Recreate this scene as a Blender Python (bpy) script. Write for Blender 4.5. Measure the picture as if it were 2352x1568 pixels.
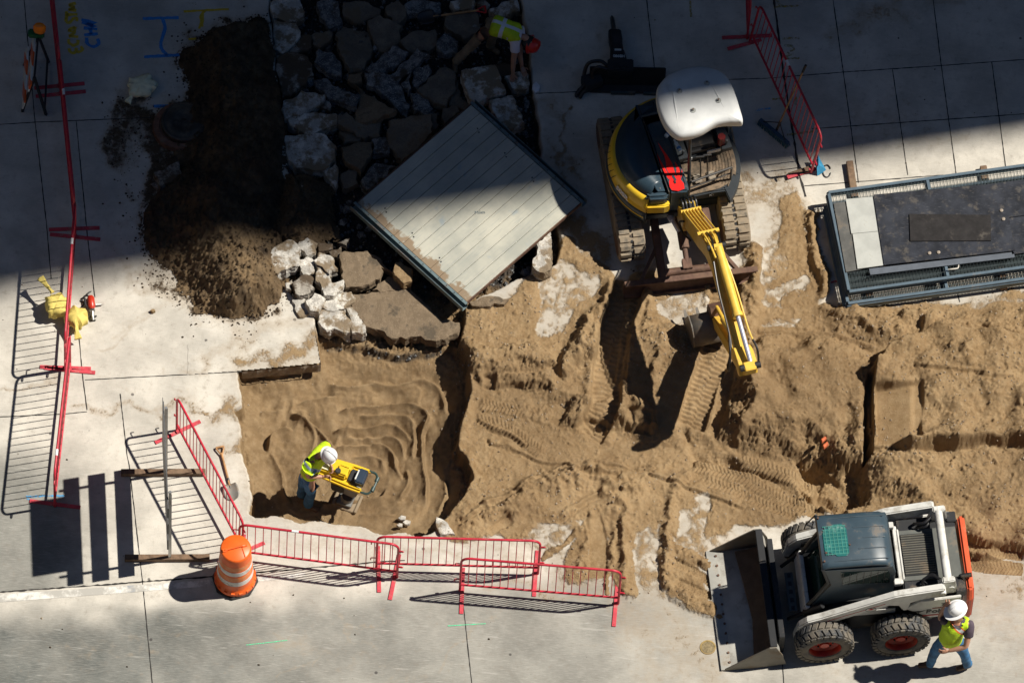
import bpy, bmesh, math, random
import numpy as np
from mathutils import Vector, Matrix
for _o in list(bpy.data.objects): bpy.data.objects.remove(_o)
SC = bpy.context.scene
COL = SC.collection
R = math.radians
rnd = random.Random(7)
# ---------------------------------------------------------------- camera
F_PX, DIST, PHI, ROLL = 26000.0, 164.6, R(27.5), R(3.7)
fw = Vector((0, math.sin(PHI), -math.cos(PHI)))
_r = Vector((1, 0, 0)); _u = _r.cross(fw)
cr = _r*math.cos(ROLL) + _u*math.sin(ROLL)
cu = -_r*math.sin(ROLL) + _u*math.cos(ROLL)
CAM = -DIST*fw
cam = bpy.data.cameras.new('camera'); cam.sensor_width = 36; cam.lens = 36*F_PX/2352
cam.clip_start = 1; cam.clip_end = 3000
camo = bpy.data.objects.new('camera', cam); COL.objects.link(camo)
M = Matrix((cr, cu, -fw)).transposed().to_4x4(); M.translation = CAM
camo.matrix_world = M
SC.camera = camo
# ---------------------------------------------------------------- light
SUN_AZ, SUN_EL = R(14.5), R(53.5)
SUNV = Vector((math.cos(SUN_AZ)*math.cos(SUN_EL), math.sin(SUN_AZ)*math.cos(SUN_EL), math.sin(SUN_EL)))
W = bpy.data.worlds.new('World'); SC.world = W; W.use_nodes = True
nt = W.node_tree
sky = nt.nodes.new('ShaderNodeTexSky'); sky.sky_type = 'NISHITA'; sky.sun_disc = False
sky.sun_elevation = SUN_EL; sky.sun_rotation = math.pi/2 - SUN_AZ
sky.altitude = 200; sky.air_density = 1.0; sky.dust_density = 0.1; sky.ozone_density = 4.0
bg = nt.nodes['Background']; bg.inputs['Strength'].default_value = 0.05
hs = nt.nodes.new('ShaderNodeHueSaturation'); hs.inputs['Saturation'].default_value = 1.15; hs.inputs['Value'].default_value = 0.78
nt.links.new(sky.outputs[0], hs.inputs['Color']); nt.links.new(hs.outputs[0], bg.inputs[0])
sun = bpy.data.lights.new('sun', 'SUN'); sun.energy = 5.0; sun.angle = R(0.7); sun.color = (1, .94, .84)
suno = bpy.data.objects.new('sun', sun); COL.objects.link(suno)
suno.rotation_euler = SUNV.to_track_quat('Z', 'Y').to_euler(); suno.location = SUNV*200
SC.view_settings.view_transform = 'Standard'; SC.view_settings.look = 'None'
SC.view_settings.exposure = 0.38; SC.view_settings.gamma = 1.0
SC.cycles.max_bounces = 6
# ---------------------------------------------------------------- pixel (2352 wide grid of the photo) -> place on the ground
def G(x, y, z=0.0):
    d = fw*F_PX + cr*(x-1176) - cu*(y-784)
    return CAM + d*((z-CAM.z)/d.z)
def GP(pts, z=0.0): return [G(p[0], p[1], z) for p in pts]
# ---------------------------------------------------------------- materials
_mats = {}
def nodes_of(name):
    m = bpy.data.materials.new(name); m.use_nodes = True
    t = m.node_tree; b = t.nodes['Principled BSDF']
    return m, t, b
def N(t, typ, **kw):
    n = t.nodes.new(typ)
    for k, v in kw.items(): setattr(n, k, v)
    return n
def noise(t, vec, scale, detail=6, rough=.6, dist=0):
    n = N(t, 'ShaderNodeTexNoise'); n.inputs['Scale'].default_value = scale
    n.inputs['Detail'].default_value = detail; n.inputs['Roughness'].default_value = rough
    n.inputs['Distortion'].default_value = dist
    if vec is not None: t.links.new(vec, n.inputs['Vector'])
    return n.outputs['Fac']
def ramp(t, fac, stops):
    n = N(t, 'ShaderNodeValToRGB'); e = n.color_ramp.elements
    while len(e) < len(stops): e.new(.5)
    for i, (p, c) in enumerate(stops):
        e[i].position = p; e[i].color = (*c, 1) if len(c) == 3 else c
    t.links.new(fac, n.inputs[0]); return n.outputs[0]
def vramp(t, fac, a, b, lo=0., hi=1.):
    n = N(t, 'ShaderNodeMapRange'); n.interpolation_type = 'SMOOTHSTEP'
    n.inputs[1].default_value = a; n.inputs[2].default_value = b; n.inputs[3].default_value = lo; n.inputs[4].default_value = hi
    t.links.new(fac, n.inputs[0]); return n.outputs[0]
def mixc(t, fac, a, b, mode='MIX'):
    n = N(t, 'ShaderNodeMix', data_type='RGBA', blend_type=mode)
    for s, v in ((0, fac), (6, a), (7, b)):
        if hasattr(v, 'is_output'): t.links.new(v, n.inputs[s])
        elif s == 0: n.inputs[s].default_value = v
        else: n.inputs[s].default_value = (*v, 1)
    return n.outputs[2]
def math_(t, op, a, b=0.):
    n = N(t, 'ShaderNodeMath', operation=op)
    for s, v in ((0, a), (1, b)):
        if hasattr(v, 'is_output'): t.links.new(v, n.inputs[s])
        else: n.inputs[s].default_value = v
    return n.outputs[0]
def bump(t, b, h, strength, dist=.01):
    n = N(t, 'ShaderNodeBump'); n.inputs['Strength'].default_value = strength; n.inputs['Distance'].default_value = dist
    t.links.new(h, n.inputs['Height']); t.links.new(n.outputs[0], b.inputs['Normal'])
def ocoord(t): return N(t, 'ShaderNodeTexCoord').outputs['Object']
def gcoord(t): return N(t, 'ShaderNodeNewGeometry').outputs['Position']
SOILC = (.20, .145, .092)
def mat(name, col, rough=.55, metal=0., var=.12, vscale=6., dirt=0., dscale=3., dcol=SOILC, bmp=0., bscale=60., scratch=0., spec=.5):
    """painted / plain surface with tone variation, optional dust patches, bump and scratches"""
    if name in _mats: return _mats[name]
    m, t, b = nodes_of(name); v = ocoord(t)
    c = mixc(t, vramp(t, noise(t, v, vscale, 5), .3, .7), tuple(x*(1-var) for x in col), tuple(min(1, x*(1+var)) for x in col))
    if scratch:
        mp = N(t, 'ShaderNodeMapping'); mp.inputs['Scale'].default_value = (3, 40, 40); t.links.new(v, mp.inputs[0])
        c = mixc(t, vramp(t, noise(t, mp.outputs[0], 3, 3), .60, .72, 0, scratch), c, tuple(min(1, x*1.8+.06) for x in col))
    r_ = rough
    if dirt:
        f = vramp(t, noise(t, v, dscale, 8, .7), .62-.35*dirt, .72-.25*dirt, 0, min(1, .35+dirt*.7))
        c = mixc(t, f, c, dcol)
        b.inputs['Roughness'].default_value = rough
        t.links.new(vramp(t, f, 0, 1, rough, .9), b.inputs['Roughness'])
    else: b.inputs['Roughness'].default_value = rough
    t.links.new(c, b.inputs['Base Color'])
    b.inputs['Metallic'].default_value = metal; b.inputs['Specular IOR Level'].default_value = spec
    if bmp: bump(t, b, noise(t, v, bscale, 6, .65), bmp)
    _mats[name] = m; return m
# ---------------------------------------------------------------- objects
def tag(o, label, cat, group=None):
    o['label'] = label; o['category'] = cat
    if group: o['group'] = group
    return o
def struct(o): o['kind'] = 'structure'; return o
def thing(name, label, cat, loc=(0, 0, 0), rz=0., group=None, rot=None):
    o = bpy.data.objects.new(name, None); COL.objects.link(o); o.empty_display_size = .2
    o.location = loc; o.rotation_euler = rot or (0, 0, rz)
    return tag(o, label, cat, group)
def mobj(name, me, m, parent=None, smooth=False):
    o = bpy.data.objects.new(name, me); COL.objects.link(o)
    for x in (m if isinstance(m, (list, tuple)) else [m]): me.materials.append(x)
    if parent is not None: o.parent = parent
    if smooth: me.polygons.foreach_set('use_smooth', [True]*len(me.polygons))
    return o
class MB:
    """collects shapes into one mesh"""
    def __init__(s): s.v = []; s.f = []; s.mi = []; s.cur = 0
    def add(s, vs, fs):
        k = len(s.v); s.v += [Vector(p) for p in vs]
        s.f += [[i+k for i in f] for f in fs]; s.mi += [s.cur]*len(fs); return k
    def box(s, c, size, rot=None, taper=1.0):
        x, y, z = size[0]/2, size[1]/2, size[2]/2
        p = [Vector(q) for q in ((-x,-y,-z),(x,-y,-z),(x,y,-z),(-x,y,-z),(-x*taper,-y*taper,z),(x*taper,-y*taper,z),(x*taper,y*taper,z),(-x*taper,y*taper,z))]
        if rot is not None: p = [rot @ q for q in p]
        c = Vector(c); s.add([c+q for q in p], [(0,3,2,1),(4,5,6,7),(0,1,5,4),(1,2,6,5),(2,3,7,6),(3,0,4,7)]); return s
    def bar(s, a, b, w, h, up=(0, 0, 1)):
        a, b = Vector(a), Vector(b); d = (b-a); L = d.length; d.normalize()
        sd = d.cross(Vector(up))
        if sd.length < 1e-4: sd = d.cross(Vector((1, 0, 0)))
        sd.normalize(); u2 = sd.cross(d)
        return s.box((a+b)/2, (L, w, h), Matrix((d, -sd if False else sd*-1, u2)).transposed())
    def prism(s, poly, z0, z1, mp=None):
        """polygon (list of 2D) extruded z0..z1; mp maps (x, y, z) to a point"""
        mp = mp or (lambda x, y, z: (x, y, z)); n = len(poly)
        a = sum(poly[i][0]*poly[(i+1) % n][1]-poly[(i+1) % n][0]*poly[i][1] for i in range(n))
        vs = [mp(x, y, z0) for x, y in poly]+[mp(x, y, z1) for x, y in poly]
        fs = [list(range(n))[::-1], list(range(n, 2*n))]+[[i, (i+1) % n, n+(i+1) % n, n+i] for i in range(n)]
        if a < 0: fs = [f[::-1] for f in fs]
        s.add(vs, fs); return s
    def loft(s, rings, closed=True, cap=True):
        n = len(rings[0]); fs = []
        for k in range(len(rings)-1):
            for i in range(n if closed else n-1):
                j = (i+1) % n; fs.append([k*n+i, k*n+j, (k+1)*n+j, (k+1)*n+i])
        if cap and closed:
            fs.append(list(range(n))[::-1]); m = (len(rings)-1)*n; fs.append([m+i for i in range(n)])
        s.add([p for r in rings for p in r], fs); return s
    def tube(s, pts, r, n=8, closed=False):
        pts = [Vector(p) for p in pts]; rs = r if isinstance(r, (list, tuple)) else [r]*len(pts)
        d0 = (pts[1]-pts[0]).normalized(); u = d0.orthogonal().normalized(); rings = []; m = len(pts)
        for i, p in enumerate(pts):
            if closed: d = (pts[(i+1) % m]-pts[i-1]).normalized()
            else: d = ((pts[min(i+1, m-1)]-pts[i]).normalized()+(pts[i]-pts[max(i-1, 0)]).normalized()).normalized()
            u = (u-d*u.dot(d)).normalized(); w = d.cross(u)
            rings.append([p+(u*math.cos(2*math.pi*k/n)+w*math.sin(2*math.pi*k/n))*rs[i] for k in range(n)])
        if closed: rings.append(rings[0]); return s.loft(rings, cap=False)
        return s.loft(rings)
    def cyl(s, a, b, r0, r1=None, n=20): return s.tube([a, b], [r0, r0 if r1 is None else r1], n)
    def lathe(s, prof, n=32, mp=None):
        mp = mp or (lambda p: p)
        return s.loft([[mp(Vector((r*math.cos(2*math.pi*k/n), r*math.sin(2*math.pi*k/n), z))) for k in range(n)] for r, z in prof])
    def mesh(s, name, bev=0., seg=2, weld=False):
        me = bpy.data.meshes.new(name); me.from_pydata(s.v, [], s.f)
        if any(s.mi): me.polygons.foreach_set('material_index', s.mi)
        if bev or weld:
            bm = bmesh.new(); bm.from_mesh(me)
            if weld: bmesh.ops.remove_doubles(bm, verts=bm.verts, dist=1e-4)
            if bev:
                es = [e for e in bm.edges if len(e.link_faces) == 2 and e.calc_face_angle(0) > .5]
                bmesh.ops.bevel(bm, geom=es, offset=bev, segments=seg, affect='EDGES', clamp_overlap=True)
            bm.to_mesh(me); bm.free()
        me.update(); return me
    def build(s, name, m, parent=None, bev=0., smooth=False, seg=2, auto=None):
        me = s.mesh(name, bev, seg)
        o = mobj(name, me, m, parent, smooth)
        if auto or (smooth and bev == 0 and auto is None):
            sh = [e for e in range(0)]
            me.set_sharp_from_angle(angle=R(auto or 40))
        return o
def arc(c, r, a0, a1, n, f=lambda u, v: (u, v, 0)):
    return [f(c[0]+r*math.cos(R(a0+(a1-a0)*k/n)), c[1]+r*math.sin(R(a0+(a1-a0)*k/n))) for k in range(n+1)]
def spline(pts, n=6):
    """Catmull-Rom through points"""
    P_ = [Vector(p) for p in pts]; P_ = [P_[0]*2-P_[1]]+P_+[P_[-1]*2-P_[-2]]; out = []
    for i in range(1, len(P_)-2):
        a, b, c, d = P_[i-1:i+3]
        for k in range(n):
            t = k/n
            out.append(.5*((2*b)+(c-a)*t+(2*a-5*b+4*c-d)*t*t+(3*b-a-3*c+d)*t**3))
    out.append(P_[-2]); return out
def textobj(name, s, size, m, parent, Mx, extr=.002, bold=0.):
    cu_ = bpy.data.curves.new(name, 'FONT'); cu_.body = s; cu_.size = size; cu_.extrude = extr; cu_.offset = bold
    cu_.align_x = 'CENTER'; cu_.align_y = 'CENTER'
    o = bpy.data.objects.new('tmp', cu_); COL.objects.link(o)
    me = bpy.data.meshes.new_from_object(o.evaluated_get(bpy.context.evaluated_depsgraph_get()))
    bpy.data.objects.remove(o); me.transform(Mx)
    me.materials.clear()
    return mobj(name, me, m, parent)
def frame(x, y, o):
    """matrix whose local x, y lie along the two vectors, origin o"""
    x = Vector(x).normalized(); y = Vector(y); y = (y-x*y.dot(x)).normalized()
    m = Matrix((x, y, x.cross(y))).transposed().to_4x4(); m.translation = Vector(o); return m
# ================================================================ tower casting the long shadow, and unseen blocks added to cut sky light
FAC, t, b = nodes_of('facade'); v = gcoord(t); br = N(t, 'ShaderNodeTexBrick'); br.inputs['Scale'].default_value = .3; br.offset = 0; br.inputs['Mortar Size'].default_value = .28
br.inputs['Color1'].default_value = (.015, .018, .022, 1); br.inputs['Color2'].default_value = (.02, .024, .03, 1); br.inputs['Mortar'].default_value = (.05, .047, .045, 1)
mpf = N(t, 'ShaderNodeMapping'); mpf.inputs['Rotation'].default_value = (R(90), 0, 0); t.links.new(v, mpf.inputs[0]); t.links.new(mpf.outputs[0], br.inputs['Vector']); t.links.new(br.outputs[0], b.inputs['Base Color']); b.inputs['Roughness'].default_value = .6
def building(name, label, x0, x1, y0, y1, h, rz=0., pivot=None):
    t = thing(name, label, 'building', (0, 0, 0))
    w = MB(); w.box(((x0+x1)/2, (y0+y1)/2, h/2), (x1-x0, y1-y0, h)); w.box(((x0+x1)/2, (y0+y1)/2, h+.4), (x1-x0-2, y1-y0-2, .8))
    w.build('wall', FAC, t)
    return t
_e = G(1176, 494); _t = 31.0
_ex, _ey = _e.x+_t*math.cos(SUN_AZ), _e.y+_t*math.sin(SUN_AZ)
building('office_tower', 'tall stone office tower up the street that throws the long shadow', _ex-22, _ex, _ey, _ey+34, 75)
building('north_sky_blocker', 'unseen block added beyond the far side of the pavement to cut the sky light', -60, 8, 9.5, 30, 15)  # added out of view to the north, darkens the ambient light
building('south_sky_blocker', 'low unseen block added beyond the near side of the road to cut the sky light', -26, 28, -40, -18, 13)  # added out of view to the south, hides part of the sky
building('west_sky_blocker', 'dark unseen block added off to the left to cut the sky light', -80, -26, -40, 9, 45)  # added out of view on the left, holds back western sky light
building('corner_sky_blocker', 'dark unseen block added beyond the loader end of the road to cut the sky light', 30, 80, -60, -8, 32)  # added out of view at lower right, dims sky light from the southeast
# ================================================================ ground as one height field
STEP = .0155
gx = np.arange(-8.9, 8.9, STEP); gy = np.arange(-7.0, 7.2, STEP)
NX, NY = len(gx), len(gy)
GX, GY = np.meshgrid(gx, gy)
def proj(X, Y, Z=0.):
    qx, qy, qz = X-CAM.x, Y-CAM.y, Z-CAM.z
    k = F_PX/(qx*fw.x+qy*fw.y+qz*fw.z)
    return 1176+(qx*cr.x+qy*cr.y+qz*cr.z)*k, 784-(qx*cu.x+qy*cu.y+qz*cu.z)*k
PX, PY = (a.astype(np.float32) for a in proj(GX, GY))
_rs = np.random.RandomState(3)
_ky = np.fft.fftfreq(NY, STEP)[:, None]; _kx = np.fft.rfftfreq(NX, STEP)[None, :]; _kk = np.sqrt(_ky**2+_kx**2)
def fn(scale, seed, beta=None, ax=1., ay=1.):
    w = np.random.RandomState(seed).randn(NY, NX)
    k = np.sqrt((_ky*ay)**2+(_kx*ax)**2)
    if beta is None: flt = np.exp(-(k*scale*1.2)**2)
    else: flt = (1+(k*scale)**2)**(-beta/2)
    o = np.fft.irfft2(np.fft.rfft2(w)*flt, (NY, NX)); return (o/o.std()).astype(np.float32)
def sst(a, b, x): t = np.clip((x-a)/(b-a), 0, 1); return t*t*(3-2*t)
WX = fn(.5, 11, 4.0)*4.5+fn(.03, 13)*.7; WY = fn(.5, 12, 4.0)*4.5+fn(.03, 14)*.7          # ragged edges
def crop(pts, m):
    xs = [p[0] for p in pts]; ys = [p[1] for p in pts]
    a = (PX > min(xs)-m) & (PX < max(xs)+m) & (PY > min(ys)-m) & (PY < max(ys)+m)
    rr = np.where(a.any(1))[0]; cc = np.where(a.any(0))[0]
    return slice(rr[0], rr[-1]+1), slice(cc[0], cc[-1]+1)
def sdf(poly, warp=1., m=90.):
    s = crop(poly, m); x = PX[s]+WX[s]*warp; y = PY[s]+WY[s]*warp
    d = np.full(x.shape, 1e9, np.float32); ins = np.zeros(x.shape, bool); n = len(poly)
    for i in range(n):
        (ax, ay), (bx, by) = poly[i], poly[(i+1) % n]
        ex, ey = bx-ax, by-ay; wx, wy = x-ax, y-ay
        t = np.clip((wx*ex+wy*ey)/(ex*ex+ey*ey+1e-9), 0, 1)
        d = np.minimum(d, (wx-ex*t)**2+(wy-ey*t)**2)
        c = ((ay > y) != (by > y)) & (x < ex*(y-ay)/((by-ay) if by != ay else 1e-9)+ax)
        ins ^= c
    d = np.sqrt(d); out = np.full(PX.shape, m, np.float32); out[s] = np.minimum(np.where(ins, -d, d), m); return out
def pdist(line, warp=1., m=80.):
    """distance (signed side) and run length along a polyline"""
    s = crop(line, m); x = PX[s]+WX[s]*warp; y = PY[s]+WY[s]*warp
    d = np.full(x.shape, 1e9, np.float32); run = np.zeros(x.shape, np.float32); sg = np.zeros(x.shape, np.float32); L = 0.
    for (ax, ay), (bx, by) in zip(line, line[1:]):
        ex, ey = bx-ax, by-ay; l = math.hypot(ex, ey); wx, wy = x-ax, y-ay
        t = np.clip((wx*ex+wy*ey)/(l*l), 0, 1); q = (wx-ex*t)**2+(wy-ey*t)**2; k = q < d
        d[k] = q[k]; run[k] = (L+t*l)[k]; sg[k] = np.sign(ex*wy-ey*wx)[k]; L += l
    D = np.full(PX.shape, m, np.float32); D[s] = np.minimum(np.sqrt(d), m)
    U = np.zeros(PX.shape, np.float32); U[s] = run
    S_ = np.zeros(PX.shape, np.float32); S_[s] = sg; return D, U, S_, L
def cr2(pts, n=5): return [(p.x, p.y) for p in spline([(a, b, 0) for a, b in pts], n)]
CL = fn(.030, 21); CL2 = fn(.018, 22); CL3 = fn(.060, 26); BIG = fn(.6, 23, 3.6); MID = fn(.18, 24, 3.4); FINE = fn(.012, 25)
CLOD = .45*np.maximum(CL2-.7, 0)+.75*np.maximum(CL-.8, 0)+1.0*np.maximum(CL3-1.0, 0)
PIT = [(548,842),(590,834),(726,822),(730,768),(760,772),(835,776),(860,790),(920,796),(975,792),(1040,778),(1062,820),(1078,856),(1082,900),(1062,950),(1052,985),(1052,1030),(1068,1065),(1085,1095),(1070,1130),(1040,1165),(1010,1196),(1010,1209),(991,1224),(924,1224),(884,1222),(830,1209),(786,1196),(716,1191),(689,1192),(622,1182),(588,1189),(574,1182),(576,1142),(568,1102),(558,1061),(555,1025),(548,980),(539,941),(559,934)]
RUB = [(600,-90),(622,0),(640,200),(662,388),(690,470),(640,560),(640,640),(690,690),(724,722),(737,800),(850,815),(930,825),(1000,815),(1050,800),(1066,740),(1070,700),(1180,640),(1240,625),(1275,605),(1290,560),(1243,363),(1231,235),(1196,0),(1185,-90)]
SOIL = [(1044,778),(1062,700),(1150,690),(1190,640),(1240,600),(1290,540),(1350,560),(1400,600),(1425,640),(1640,630),(1706,590),(1716,560),(1740,520),(1780,455),(1830,440),(1862,500),(1876,600),(1890,690),(2060,700),(2352,675),(2560,660),(2560,1280),(2352,1290),(2240,1305),(2160,1270),(2060,1200),(1890,1180),(1700,1220),(1610,1300),(1625,1380),(1600,1410),(1540,1372),(1440,1372),(1405,1325),(1300,1325),(1252,1268),(1150,1246),(1070,1240),(1020,1232),(985,1215),(1000,1165),(1030,1095),(1010,1010),(1035,900),(1025,850),(1000,775)]
Z = np.zeros(PX.shape, np.float32); soil = np.zeros_like(Z); dark = np.zeros_like(Z); asph = np.zeros_like(Z); tone = np.zeros_like(Z); rough = np.ones_like(Z)*.3
# --- soil sheet with concrete showing through
dS = sdf(SOIL, 1.6)
sheet = sst(26, -34, dS)
patches = [([(1225,605),(1290,592),(1372,620),(1370,655),(1330,690),(1295,760),(1235,778),(1222,720)],.72),([(1500,690),(1560,668),(1650,690),(1642,730),(1585,770),(1560,810),(1530,760)],.95),([(1745,690),(1840,650),(1850,665),(1770,720)],.9),([(1740,745),(1800,715),(1850,720),(1830,745)],.8),
 ([(1720,470),(1790,450),(1800,620),(1770,690),(1735,640)],.75),([(1180,1250),(1230,1200),(1345,1190),(1330,1230),(1300,1325),(1180,1290)],.7),([(1455,1215),(1525,1195),(1535,1400),(1470,1380)],.85),([(1340,1225),(1400,1230),(1420,1340),(1390,1350)],.45),
 ([(1575,1130),(1625,1120),(1620,1240),(1570,1230)],.7),([(1560,1228),(1640,1225),(1885,1195),(1885,1240),(1640,1270),(1560,1275)],.85),([(1500,1240),(1545,1235),(1530,1400),(1480,1400)],.6),([(1080,910),(1140,905),(1160,930),(1090,935)],.5),([(1320,985),(1450,1010),(1470,1040),(1330,1040)],.45),([(2090,720),(2352,700),(2352,690),(2050,712)],.5),([(2290,780),(2360,760),(2360,835),(2300,810)],.5),([(2140,850),(2200,826),(2190,846),(2150,870)],.5)]
bare = np.zeros_like(Z)
for pl, a in patches: bare = np.maximum(bare, a*sst(12, -14, sdf(pl, 1.5)))
soil = np.clip(np.maximum(sheet*(1-bare*.95)+.10*BIG*sheet*(bare > .05), sheet*(.47+.05*MID)), 0, 1)
Z += .035*sheet*(1-bare)+sheet*(1-bare)*(.012*BIG+.005*MID)
rough += sheet*.25*(1-bare)
def mound(poly, h, soft, rg=.6, warp=2., dk=0., pw=1.0):
    global Z, soil, rough, dark
    k = sst(soft, -soft, sdf(poly, warp))**pw
    Z = Z+h*k*(1+.10*BIG); soil = np.maximum(soil, np.minimum(1, k*2.5)); rough = np.maximum(rough, rg*np.minimum(1, k*2)); dark = np.maximum(dark, dk*k)
def ridge(line, w, h, rg=.9, n=5, dk=0., warp=1.4):
    global Z, soil, rough, dark
    D, U, S_, L = pdist(cr2(line, n), warp, w*3)
    k = np.exp(-(D/w)**2)*sst(0, w*1.5, U)*sst(0, w*1.5, L-U)
    Z = Z+h*k*(1+.25*MID); soil = np.maximum(soil, np.minimum(1, 1.6*k)); rough = np.maximum(rough, rg*k); dark = np.maximum(dark, dk*k)
def rut(line, w, dep, period=11., amp=.012, n=5, chev=.0, bank=0.):
    global Z, soil, rough
    D, U, S_, L = pdist(cr2(line, n), .35, w*2)
    k = sst(w*1.12, w*.92, D)*sst(0, 10, U)*sst(0, 10, L-U)
    tr = np.sin(2*math.pi*(U+chev*D)/period+np.where(S_ > 0, math.pi, 0)); tr = np.sign(tr)*np.abs(tr)**.5
    base = -dep+amp*tr+.004*MID
    Z = np.where(k > 0, Z*(1-k)+(Z*.35+base)*k, Z); rough = rough*(1-k)+.12*k; soil = np.maximum(soil, k*.95)
    if bank: Z = Z+bank*np.exp(-((D-w*1.25)/(w*.28))**2)*sst(0, 20, U)*sst(0, 20, L-U)*(1+.3*MID)
# --- excavated level right of the pit and left of the big heap
mound([(1080,840),(1180,870),(1300,930),(1420,1000),(1560,1020),(1700,1050),(1850,1150),(1860,1180),(1700,1130),(1560,1080),(1400,1060),(1180,1120),(1090,1090),(1060,1010),(1085,930)], -.10, 16, .25)
# --- heaps
mound([(1040,790),(1180,800),(1260,805),(1275,830),(1180,850),(1085,856)], .13, 8, .8)
mound([(1090,850),(1250,860),(1275,900),(1180,885),(1100,890)], .11, 7, .9)
mound([(1300,935),(1420,915),(1500,950),(1495,990),(1400,985),(1290,975)], .17, 10, .9)
mound([(1300,780),(1360,740),(1390,760),(1360,815),(1300,860),(1275,850)], .16, 13, .9)
mound([(1430,790),(1500,770),(1600,760),(1560,860),(1500,905),(1450,880)], .10, 22, .7)
mound([(1700,860),(1760,790),(1850,790),(1935,800),(1990,860),(1985,1000),(1960,1060),(1850,1020),(1740,1000),(1690,985)], .34, 30, .7)
mound([(1990,878),(2010,830),(2080,790),(2200,775),(2360,800),(2560,800),(2560,1050),(2352,1045),(2280,1040),(2200,1052),(2150,1045),(2090,1052),(2050,1040),(2000,1046),(1988,1040)], .46, 9, .75, 1.0)
mound([(1990,1050),(2060,1040),(2560,1035),(2560,1240),(2352,1265),(2240,1280),(2120,1200),(2030,1130)], .30, 34, .8)
mound([(1835,1065),(1930,1062),(1986,1068),(1992,1165),(1905,1185),(1850,1145)], -.34, 16, .5)
mound([(1890,700),(1990,700),(2060,740),(2200,730),(2360,720),(2560,720),(2560,790),(2340,790),(2200,775),(2060,790),(1940,780)], .10, 18, .9)
mound([(2120,745),(2146,735),(2140,770),(2118,772)], .16, 6, .5, .5)
mound([(1975,900),(1988,860),(2000,1060),(1970,1130),(1925,1160),(1900,1120)], .12, 16, .8)
# trench in front of the heap
mound([(1560,985),(1700,1000),(1840,1040),(1950,1070),(1990,1110),(1990,1165),(1900,1175),(1820,1130),(1700,1080),(1600,1050)], -.16, 18, .5)
mound([(1990,880),(2003,876),(2003,1062),(1982,1070),(1978,1000)], -.45, 4, .2, .4)   # slot cut by the bucket edge
# smooth cut plane beside the slot
kcut = sst(4, -4, sdf([(2008,915),(2112,908),(2112,1042),(2006,1046)], .4))
Z = Z*(1-kcut)+kcut*(.28+.14*sst(2006, 2112, PX)-.05*sst(2085, 2100, PX)); rough = rough*(1-kcut)+.06*kcut
# ridges of soil pushed by blades and tracks
ridge([(1400,640),(1385,690),(1350,770),(1310,840)], 16, .10)
ridge([(1718,560),(1728,640),(1712,760),(1720,860),(1712,960),(1690,1000)], 17, .13)
ridge([(1868,480),(1876,560),(1885,640),(1895,690)], 12, .12)
ridge([(1500,1130),(1440,1125),(1370,1095),(1300,1110),(1220,1130),(1120,1180),(1040,1205)], 24, .10)
ridge([(1380,1130),(1420,1150),(1440,1170),(1435,1240),(1442,1370)], 9, .07)
ridge([(1540,1195),(1550,1120),(1575,1080),(1600,1065)], 13, .08)
ridge([(1543,1190),(1538,1270),(1530,1360)], 8, .09)
ridge([(1545,1262),(1600,1275),(1650,1310)], 14, .05); ridge([(1540,1350),(1600,1380),(1650,1400)], 16, .07)
ridge([(1565,985),(1640,1010),(1720,1050),(1800,1090),(1840,1140)], 10, .05)
ridge([(1250,1285),(1300,1250),(1340,1215)], 7, .05); ridge([(1342,1320),(1345,1250),(1360,1180)], 9, .06)
ridge([(1120,1240),(1180,1180),(1230,1150)], 7, .03); ridge([(1395,1370),(1410,1240),(1420,1160)], 6, .04)
ridge([(1475,650),(1490,700),(1485,770)], 9, .07); ridge([(1440,900),(1460,960),(1500,1000)], 9, .05)
ridge([(1620,800),(1605,900),(1570,980)], 6, .03)
ridge([(1490,760),(1510,800),(1500,870)], 10, .06)
ridge([(1810,1140),(1860,1160),(1920,1180),(1960,1200)], 12, .12)
ridge([(2130,830),(2200,850),(2260,900),(2270,960)], 26, .05); ridge([(2240,760),(2300,770),(2352,790)], 12, .06)
ridge([(1905,715),(1960,725),(2010,760),(2080,775)], 12, .10); ridge([(2070,725),(2120,735),(2180,720)], 10, .09)
# track ruts and wheel prints
rut([(1447,640),(1425,720),(1398,830),(1385,940),(1350,1000)], 33, .10, 12., .012, bank=.05)
rut([(1470,650),(1440,760),(1425,880)], 12, .02, 12., .01)
rut([(1668,640),(1655,760),(1620,880),(1585,985)], 32, .07, 11., .016, bank=.04)
rut([(1690,780),(1672,860),(1650,960),(1630,1000)], 14, .07, 60., .0)
rut([(1590,1060),(1700,1090),(1810,1150),(1880,1180)], 15, .022, 9., .016, chev=.5)
rut([(1620,1095),(1720,1135),(1830,1185)], 11, .022, 9., .016, chev=.5)
rut([(1700,1050),(1790,1080),(1880,1120)], 16, .025, 9., .016, chev=.4)
rut([(1545,1290),(1610,1322),(1640,1345)], 10, .02, 7., .012, chev=.5); rut([(1548,1335),(1610,1360),(1650,1370)], 9, .02, 7., .012, chev=.5)
rut([(1100,920),(1180,940),(1270,950)], 13, .02, 9., .014, chev=.5); rut([(1090,955),(1170,985),(1250,1040)], 14, .02, 9., .014, chev=.5)
rut([(1200,900),(1215,940),(1260,960)], 16, .02, 16., .010)
rut([(2120,1245),(2200,1290),(2352,1310)], 14, .012, 8., .010, chev=.5); rut([(2180,1235),(2240,1265),(2352,1280)], 10, .012, 8., .010, chev=.5)
rut([(1360,1185),(1375,1260),(1370,1330)], 20, .02, 90., 0.); rut([(1180,1190),(1120,1230)], 10, .015, 60., 0)
for q in ([(1338,955),(1395,965),(1392,992),(1335,985)], [(1437,945),(1498,955),(1492,1000),(1432,990)], [(1110,862),(1140,862),(1135,890),(1108,888)]):
    k = sst(2, -3, sdf(q, .25)); Z = Z-.09*k; rough = rough*(1-k)+.1*k
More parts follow.
